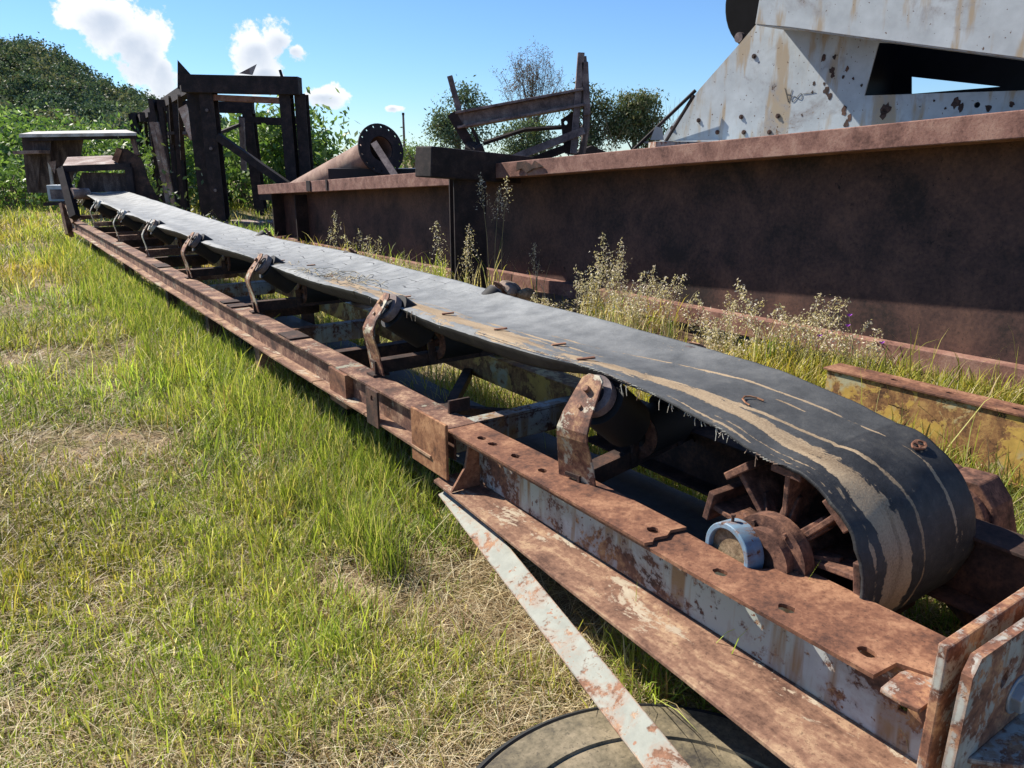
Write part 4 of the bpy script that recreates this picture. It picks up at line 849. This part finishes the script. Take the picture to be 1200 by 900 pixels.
# thin half-bare poplar
b_ = at(622, 190, 56); top = at(622, 57, 56).z
tt = thing('bare_tree', 'tall thin half-bare tree with brown leaf tufts rising above the scrap frame', 'tree', (b_.x, 56, 0), 0, GT)
rr = random.Random(31); k = MB(); tips = []
for i in range(54):
    f = i/54; x0 = b_.x+rr.uniform(-.3, .3); ex = b_.x+rr.uniform(-2.2, 2.4)*(.55+.6*math.sin(f*3)); ez = top*(rr.uniform(.72, 1.0) if abs(ex-b_.x) < 1.3 else rr.uniform(.62, .85)); zb_ = top*rr.uniform(.15, .45)
    pts_ = [(x0, 56, zb_), (x0+(ex-x0)*.55, 56+rr.uniform(-.5, .5), zb_+(ez-zb_)*.5), (ex, 56+rr.uniform(-.9, .9), ez)]; k.tube(pts_, .045, 4, .010)
    for j in range(7):
        g = rr.uniform(.35, 1); P0 = Vector(pts_[1]).lerp(Vector(pts_[2]), g); e = P0+Vector((rr.uniform(-.6, .6), rr.uniform(-.4, .4), rr.uniform(.1, .8))); k.tube([P0, e], .014, 3, .006); tips.append(e)
k.tube([(b_.x, 56, -.2), (b_.x, 56, top*.5), (b_.x+.1, 56, top*.8)], .13, 6, .04); k.build('trunk', M['bark'], tt)
T = np.array([tuple(t_) for t_ in tips if t_.x < b_.x+.2 or rr.random() < .35]); rg = np.random.default_rng(3); P = np.repeat(T, 15, axis=0)+rg.normal(size=(len(T)*15, 3))*.15
V, F, C = leaves(P, .12, pal(len(P), [(.20,.10,.07), (.14,.09,.06), (.11,.12,.06), (.25,.15,.10)], rg), .4, .3, rg); npmesh('crown', V, F, C, M['treeleaf'], tt)
# small bare saplings near the bin
for i, (px, h_) in enumerate(((788, 112), (772, 128), (716, 130))):
    b_ = at(px, 190, 44); k = MB(); r2 = random.Random(i+50); zt_ = at(px, h_, 44).z
    for j in range(7): k.tube([(b_.x, 44, -.1), (b_.x+r2.uniform(-.3, .3), 44, zt_*.5), (b_.x+r2.uniform(-.8, .8), 44, zt_*r2.uniform(.7, 1))], .02, 4, .005)
    tag(k.build('bare_sapling', M['bark']), ['leafless sapling right beside the pale bin', 'leafless sapling just right of the drooping gum tree', 'leafless sapling just left of the drooping gum tree'][i], 'sapling', 'leafless saplings')
# far bush line
for i, (px, py, rx_, lab) in enumerate([(445, 172, 1.3, 'small bright bush showing above the girder just left of the lamp pole'), (488, 168, 1.5, 'pale yellow-green bush showing right of the lamp pole')]):
    sky_tree(px, py, 40, [(0,0,.7,rx_,1,.8,1)], lab, [(.16,.24,.07), (.22,.28,.10)], 22, 36, .2, .28, 60+i, 'bush')

# leafy thicket at the left and behind the trestle
GS = 'leafy shrubs along the far edge of the yard'
def shrub(px, pytop, y, rx, label, seed, tallness=1, cols=GREEN_L, ncl=46, leaf=.26, grp=GS, cat='shrub', name='shrub', per=26):
    rg = np.random.default_rng(seed); b_ = at(px, 215, y); top = at(px, pytop, y).z
    t = thing(name, label, cat, (b_.x, y, 0), 0, grp); k = MB(); r2 = random.Random(seed); Ps = []
    for i in range(ncl):
        a_ = r2.uniform(0, 6.28); q_ = math.sqrt(r2.random()); e = Vector((b_.x+math.cos(a_)*q_*rx, y+math.sin(a_)*q_*rx*.6, top*(r2.uniform(.25, 1.0))*(1-.25*q_*q_)))
        if i % 2 == 0: k.tube([(b_.x+math.cos(a_)*q_*rx*.4, y, -.1), (b_.x+math.cos(a_)*q_*rx*.7, y, e.z*.6), e], .022, 4, .008)
        Ps.append(np.array(tuple(e))+rg.normal(size=(per, 3))*np.array([.34, .34, .30]))
    P = np.concatenate(Ps); P[:, 2] = np.clip(P[:, 2], .05, None); V, F, C = leaves(P, leaf, pal(len(P), cols, rg, .3), .42, .5, rg)
    npmesh('foliage', V, F, C, M['leaf'], t); k.build('stems', M['bark'], t); return t
for i, (px, py, y, rx, lb) in enumerate([
    (-90, 128, 27, 3.2, 'leafy green shrub mass just inside the left edge of the yard'),
    (8, 136, 27, 2.4, 'leafy shrub at the far left edge behind the hopper'),
    (48, 130, 29, 2.6, 'tallest leafy shrub behind the hopper roof'),
    (95, 138, 28, 2.4, 'leafy shrub rising over the middle of the hopper roof'),
    (140, 144, 27, 2.2, 'leafy shrub over the right end of the hopper roof'),
    (178, 150, 50, 3.0, 'more distant shrub beside the pale blue shed'),
    (160, 185, 24, 1.6, 'low shrub in the gap right of the hopper post'),
    (225, 175, 30, 2.4, 'shrub seen through the left row of trestle columns'),
    (272, 150, 26, 2.2, 'shrub growing inside the trestle doorway'),
    (310, 140, 24, 1.7, 'tall shrub behind the right column of the trestle'),
    (352, 120, 24, 1.2, 'broad-leaved sapling leaning out right of the trestle'),
    (385, 180, 24, 1.8, 'low shrub between the trestle and the flanged pipe'),
    (20, 190, 24, 2.0, 'low bright shrub left of the hopper side panel')]):
    shrub(px, py, y, rx, lb, 70+i, ncl=62 if rx > 2 else 40, leaf=.24 if px > 250 else .20, per=44)
# overgrown mound of creeper by the chute
shrub(165, 205, 14.5, .8, 'dark creeper growing over the scroll casing of the chute', 95, ncl=26, leaf=.12, cols=GREEN_T, grp=None, cat='creeper', name='creeper')

# ================================================================ WEEDS IN FRONT OF THE GIRDERS
STRAW = [(.66,.58,.45), (.56,.48,.34), (.48,.40,.26), (.74,.68,.56)]
def weed(px, py, y, h, nst, label, seed, spread=.25, kind='seed', name='weed_clump', grp='weeds in front of the girders', green=.3, head=.12):
    rg = np.random.default_rng(seed); r2 = random.Random(seed); b_ = at(px, py, y); base = Vector((b_.x, y, 0)) if py is not None else None
    zb0 = 0.0
    t = thing(name, label, 'weed', tuple(base), 0, grp); V = []; F = []; C = []; k = MB(); hp_ = []
    for i in range(nst):
        a_ = r2.uniform(0, 6.28); l = r2.uniform(.55, 1)*h; ln = spread*r2.uniform(.2, 1)
        p0 = base+Vector((r2.uniform(-.05, .05), r2.uniform(-.05, .05), 0)); p1 = p0+Vector((math.cos(a_)*ln*.35, math.sin(a_)*ln*.35, l*.55)); p2 = p0+Vector((math.cos(a_)*ln, math.sin(a_)*ln, l))
        k.tube([p0, p1, p2], .0035, 4, .0015)
        m_ = int(95*head/.12)
        for j in range(m_):
            f = (j/m_)*head*2.0; c = p2-(p2-p1).normalized()*f*1.0; sp_ = .006+.042*(f/(head*2))**.7 if kind == 'seed' else .02
            hp_.append(tuple(c+Vector((r2.gauss(0, sp_), r2.gauss(0, sp_), r2.gauss(0, .01)))))
    P = np.array(hp_); V, F, C = leaves(P, .021 if kind == 'seed' else .02, pal(len(P), STRAW if kind != 'flower' else [(.34,.10,.42), (.40,.32,.2), (.3,.3,.12)], rg), .45, .2, rg)
    tag(npmesh('seed_heads', V, F, C, M['straw'], t), kind='stuff')
    # stems and basal leaves
    nb = nst*7; ang = rg.uniform(0, 6.28, nb); L = h*rg.uniform(.25, .6, nb); ln = rg.uniform(.1, .5, nb)*L
    B0 = np.array(tuple(base))+np.c_[rg.normal(size=(nb, 2))*.05*(1+spread), np.zeros(nb)]; dr = np.c_[np.cos(ang), np.sin(ang), np.zeros(nb)]; sd_ = np.c_[-np.sin(ang), np.cos(ang), np.zeros(nb)]*.004
    mid = B0+dr*ln[:, None]*.4+np.c_[np.zeros((nb, 2)), L*.6]; tip = B0+dr*ln[:, None]+np.c_[np.zeros((nb, 2)), L*.95]
    V = np.stack([B0-sd_, B0+sd_, mid+sd_, mid-sd_, tip], 1).reshape(-1, 3); i5 = np.arange(nb)*5
    F4 = np.stack([i5, i5+1, i5+2, i5+3], 1); F3 = np.stack([i5+3, i5+2, i5+4], 1)
    pc = np.where((rg.random(nb) < green)[:, None], pal(nb, [(.12,.20,.04), (.18,.26,.06)], rg), pal(nb, STRAW, rg)); npmesh('blades', V, F4, np.repeat(pc, 5, axis=0), M['grass'], t, F3=F3)
    so2 = k.build('stems', M['stem'], t); return t
M['stem'] = plain('dry_stem', (.34,.29,.14), .8, .1, .3)
W_ = [(700, 380, 6.3, .62, 14, 'thick clump of pale seeding grass in front of the sunlit foot of the girder'),
      (745, 385, 6.0, .60, 15, 'second thick clump of seeding grass, right of the first'),
      (725, 385, 6.6, .70, 9, 'tall seeding stems between the two thick clumps'),
      (782, 385, 6.1, .50, 7, 'thin arching seeding grass right of the thick clumps'),
      (850, 410, 5.6, .42, 10, 'pale seeding clump above the round roller end'),
      (895, 415, 5.3, .55, 9, 'seeding stems right of the round roller end'),
      (935, 430, 5.2, .50, 10, 'seeding grass at the end of the yellow channel'),
      (975, 440, 5.1, .40, 7, 'short seeding stems behind the end of the yellow channel'),
      (430, 300, 8.2, .62, 8, 'brown dry stalks leaning left over the belt before the left girder'),
      (500, 320, 7.9, .42, 8, 'low pale weed by the left foot of the black post'),
      (523, 320, 7.9, .80, 2, 'single seed head left of the black post'),
      (550, 325, 7.9, .75, 3, 'seed heads standing directly in front of the black post'),
      (580, 325, 7.8, 1.05, 3, 'tallest green-stalked seed heads right of the black post'),
      (625, 335, 7.5, .85, 1, 'lone thin seed stalk against the shaded girder'),
      (395, 290, 9.2, .75, 2, 'curved bare stalk before the left girder'),
      (370, 290, 9.2, .40, 7, 'low pale weed at the stiffened end of the left girder'),
      (465, 310, 8.4, .38, 8, 'low pale weed between the dry stalks and the post'),
      (640, 350, 7.0, .25, 8, 'short tuft at the foot of the girder beside the stone'),
      (840, 420, 5.2, .34, 9, 'leafy pale clump behind the right edge of the belt'),
      (1010, 440, 5.05, .36, 6, 'wiry weed over the top of the yellow channel')]
for i, (px, py, y, h, n_, lb) in enumerate(W_): weed(px, py, y, h*(1.28 if n_ < 13 else 1.15), n_, lb, 200+i, spread=.30 if n_ > 5 else .16, head=.11 if n_ > 3 else .16)
# purple flowers
ft = thing('thistle', 'wiry weed with small purple flowers against the sunlit girder', 'flower', (at(1000, 420, 4.9).x, 4.9, 0), 0)
fb = Vector((at(1000, 420, 4.9).x, 4.9, 0)); k = MB(); tips = [(960, 395), (993, 383), (995, 371), (1033, 403), (1005, 400), (1022, 410), (985, 405)]
for px, py in tips: e = at(px, py, 4.9); k.tube([fb, fb.lerp(e, .6)+Vector((.02, 0, .05)), e], .003, 4, .0015)
k.build('stems', M['stem'], ft); M['purple'] = plain('purple_petals', (.36,.06,.50), .7)
for px, py in tips[:4]:
    e = at(px, py, 4.9); k = MB()
    for j in range(12): a_ = j*math.pi/6; k.add([e, e+Vector((math.cos(a_)*.018, math.sin(a_)*.01, .014)), e+Vector((math.cos(a_+.3)*.018, math.sin(a_+.3)*.01, .018))], [(0, 1, 2)])
    k.build('flower', M['purple'], ft)
for px, py, y, r_, lb in ((592, 338, 7.4, .14, 'brown stone lying beyond the belt right of the post foot'), (618, 343, 7.3, .10, 'dark clod of earth beside the brown stone')):
    import bmesh
    b_ = at(px, py, y); bm = bmesh.new(); bmesh.ops.create_icosphere(bm, subdivisions=3, radius=r_)
    for v_ in bm.verts: v_.co *= 1+.25*mn.noise(v_.co*9+Vector((px, 0, 0))); v_.co.z *= .75
    me = bpy.data.meshes.new('stone'); bm.to_mesh(me); bm.free(); me.materials.append(M['stone']); o = bpy.data.objects.new('stone', me); sc.collection.objects.link(o); o.location = (b_.x, y, max(.02, b_.z-.03)); tag(o, lb, 'stone')
me.materials[0] = M['soil_plug']
# earth bank in front of the girder foot
k = MB(); n_ = 60; vs_ = []
for i in range(n_+1):
    s_ = 3.2+11.5*i/n_; hgt = (.19+.06*mn.noise(Vector((s_*1.3, 0, 0))))*smooth3(3.2, 5.5, s_)+.0
    for j in range(9):
        f = j/8; w_ = 4.25+1.13*f; vs_.append((w_, s_, -.05+max(0, hgt*math.sin(f*math.pi*.62)**1.2)+.015*mn.noise(Vector((s_*4, w_*4, 0)))))
k.add(vs_, [(i*9+j, i*9+j+1, (i+1)*9+j+1, (i+1)*9+j) for i in range(n_) for j in range(8)]); ob = k.build('earth_bank', M['bank'], smooth=True); ob.rotation_euler = (0, 0, A2); tag(ob, kind='structure')

# ================================================================ GRASS
def blades(name, P, L, Wd, lean, cols, mat=None, flat_=0.0, rg=None):
    n = len(P); ang = rg.uniform(0, 2*np.pi, n); dr = np.c_[np.cos(ang), np.sin(ang), np.zeros(n)]; a2 = ang+np.pi/2+rg.normal(size=n)*.5; sd_ = np.c_[np.cos(a2), np.sin(a2), np.zeros(n)]*(Wd/2)[:, None]
    up = np.zeros((n, 3)); up[:, 2] = 1; ll = (L*lean)[:, None]; hh = (L*np.sqrt(np.clip(1-lean**2, .02, 1)))[:, None]
    m1 = P+dr*ll*.30+up*hh*.5; m2 = P+dr*ll*.70+up*hh*.86; tp = P+dr*ll*1.05+up*hh
    V = np.stack([P-sd_, P+sd_, m1+sd_*.9, m1-sd_*.9, m2+sd_*.55, m2-sd_*.55, tp], 1).reshape(-1, 3); i = np.arange(n)*7
    F4 = np.concatenate([np.stack([i, i+1, i+2, i+3], 1), np.stack([i+3, i+2, i+4, i+5], 1)]); F3 = np.stack([i+5, i+4, i+6], 1)
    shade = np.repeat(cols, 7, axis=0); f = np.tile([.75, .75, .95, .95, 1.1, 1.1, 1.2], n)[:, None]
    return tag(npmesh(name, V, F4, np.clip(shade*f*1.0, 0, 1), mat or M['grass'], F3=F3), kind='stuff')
def fbm(x, y, s_, seed):
    rg = np.random.default_rng(seed); o = np.zeros_like(x)
    for k_ in range(5):
        for _ in range(3):
            a_ = rg.uniform(0, 6.28); f = s_*2**k_*rg.uniform(.7, 1.3); o += np.sin((x*np.cos(a_)+y*np.sin(a_))*f+rg.uniform(0, 6.28))/1.6**k_/3
    return o
def gpts(n, r0, r1, rg, a0=-.95, a1=.95, clump=10, cs=.03, pw=1.0):
    m_ = n//clump; r = np.exp(rg.uniform(math.log(r0), math.log(r1), m_)); r = r0+(r-r0)*1.0; a_ = rg.uniform(a0, a1, m_)
    x, y = np.sin(a_)*r, np.cos(a_)*r; x = np.repeat(x, clump)+rg.normal(size=m_*clump)*cs*np.repeat(np.clip(r/3, 1, 5), clump); y = np.repeat(y, clump)+rg.normal(size=m_*clump)*cs*np.repeat(np.clip(r/3, 1, 5), clump)
    return x, y, np.sqrt(x*x+y*y)
rg = np.random.default_rng(77)
c1, s1_ = math.cos(A1), math.sin(A1)
def loc(x, y): return x*c1+y*s1_, -x*s1_+y*c1
def fields(x, y):
    w_, s_ = loc(x, y); bare = fbm(x, y, 1.1, 5)+.35*fbm(x, y, 4, 6)+sum(k_*np.exp(-(((x-a_)/rx_)**2+((y-b_)/ry_)**2)) for a_, b_, rx_, ry_, k_ in ((-2.35, 4.05, .45, .22, 1.5), (-.62, 2.5, .22, .16, 1.2), (-4.0, 6.0, .8, .3, 1.0), (-1.6, 4.7, .4, .2, .8), (-1.5, 2.9, .3, .2, .6))); tall = fbm(x, y, .5, 8)
    near_conv = np.exp(-((w_-1.15)/.42)**2); inside = ((w_ > 1.35) & (w_ < 2.3))
    hgt = .046+.066*np.clip((s_-2.4)/3.5, 0, 1)+.06*near_conv*np.clip((s_-1.6)/1.2, 0, 1)+.03*np.clip(tall, -.8, 1)+.05*np.clip((s_-7)/6, 0, 1)
    hgt = np.where(w_ > 2.4, .16+.05*tall, hgt); hgt = np.where(inside, .15, hgt); return w_, s_, bare, hgt
for nm, N_, r0, r1, cl, cs in (('lawn_grass', 330000, .9, 7.5, 11, .022), ('meadow_grass', 230000, 6.5, 40, 9, .03)):
    x, y, r = gpts(N_, r0, r1, rg, clump=cl, cs=cs); w_, s_, bare, hgt = fields(x, y)
    pr_ = np.clip(1.12-.9*np.clip(bare-.02, 0, 1)*2.2, .05, 1)*np.where((w_ > 1.4) & (w_ < 2.2) & (s_ > .4) & (s_ < 15), .55, 1)
    tyre_ = ((w_-1.0)**2+(s_-.82)**2 < .555**2)
    gl = x*math.cos(A2)+y*math.sin(A2); behind = gl > 5.9
    keep = (rg.random(len(x)) < pr_) & ~tyre_ & ~(behind & (r < 14)) & ~((gl > 5.15) & (gl < 5.65) & (r < 17)) & ~((gl > 4.2) & (gl < 5.7) & (s_ > 3.6) & (s_ < 15) & (rg.random(len(x)) < .55)) & ~((w_ > 1.0) & (w_ < 1.5) & (s_ < 2.5) & (s_ > .9) & (rg.random(len(x)) < .5))
    x, y, r, hgt, bare, w_, s_ = [q_[keep] for q_ in (x, y, r, hgt, bare, w_, s_)]; n = len(x)
    clf = np.repeat(rg.random(n//cl+1), cl)[:n]; L = hgt*(.55+.9*rg.random(n))*(.6+.8*clf); Wd = np.clip(.0027+.00060*r, .0036, .02)*rg.uniform(.7, 1.5, n)
    dry = rg.random(n) < np.clip(.34+.36*bare+.12*fbm(x, y, 2.2, 9)-.12*np.clip((s_-2.5)/3, 0, 1)*(w_ < 1.4)+.25*np.clip((-x-y*.62-3)/6, 0, 1), .06, .85)
    gcol = pal(n, [(.25,.285,.05), (.33,.36,.065), (.15,.19,.03), (.44,.44,.11), (.38,.34,.09)], rg, .25); scol = pal(n, [(.56,.46,.27), (.44,.35,.19), (.66,.58,.38), (.30,.19,.10)], rg, .25)
    gcol = np.clip(gcol*(1+.30*fbm(x, y, 1.7, 21))[:, None]*np.c_[1+.28*fbm(x, y, .8, 22), np.ones(n), np.ones(n)], 0, 1); L = L*(1+.35*fbm(x, y, 2.6, 23))*np.where(rg.random(n) < .04, 1.7, 1)
    lean = np.clip(rg.beta(2, 2.4, n)*1.3+.25*dry, .05, .97)
    zz = np.where((gl[keep] > 4.3) & (gl[keep] < 5.15), .10, 0)
    blades(nm, np.c_[x, y, zz-.02], L, Wd, lean, np.where(dry[:, None], scol, gcol), rg=rg)
# matted straw lying on the soil
x, y, r = gpts(130000, .9, 10, rg, clump=6, cs=.05); w_, s_, bare, _ = fields(x, y); n = len(x)
gl = x*math.cos(A2)+y*math.sin(A2); kp = ~((w_-1.0)**2+(s_-.82)**2 < .555**2) & (gl < 5.1); x, y, r = x[kp], y[kp], r[kp]; n = len(x)
blades('straw_litter', np.c_[x, y, np.full(n, -.008)+rg.uniform(0, .02, n)], rg.uniform(.04, .16, n), np.clip(.0016+.0005*r, .0022, .007), rg.uniform(.93, .995, n), pal(n, [(.54,.44,.27), (.42,.32,.18), (.66,.58,.40), (.24,.16,.09)], rg, .3), M['straw'], rg=rg)
# taller tufts along the conveyor legs and at the chute
x, y = [], []
ts = rg.uniform(2.3, 15, 1000); tw = 1.5-np.abs(rg.normal(size=1000))*.28; tw = np.where(ts < 2.7, np.minimum(tw, 1.0+.08*(ts-1.5)), tw); cw = np.repeat(tw, 16)+rg.normal(size=16000)*.035; cs_ = np.repeat(ts, 16)+rg.normal(size=16000)*.035
x, y = cw*c1-cs_*s1_, cw*s1_+cs_*c1; n = len(x); r = np.sqrt(x*x+y*y)
blades('tufted_grass', np.c_[x, y, np.full(n, -.02)], rg.uniform(.12, .29, n), np.clip(.002+.0005*r, .003, .01), rg.uniform(.1, .7, n), pal(n, [(.23,.29,.045), (.30,.35,.07), (.15,.20,.035), (.44,.38,.18)], rg, .25), rg=rg)
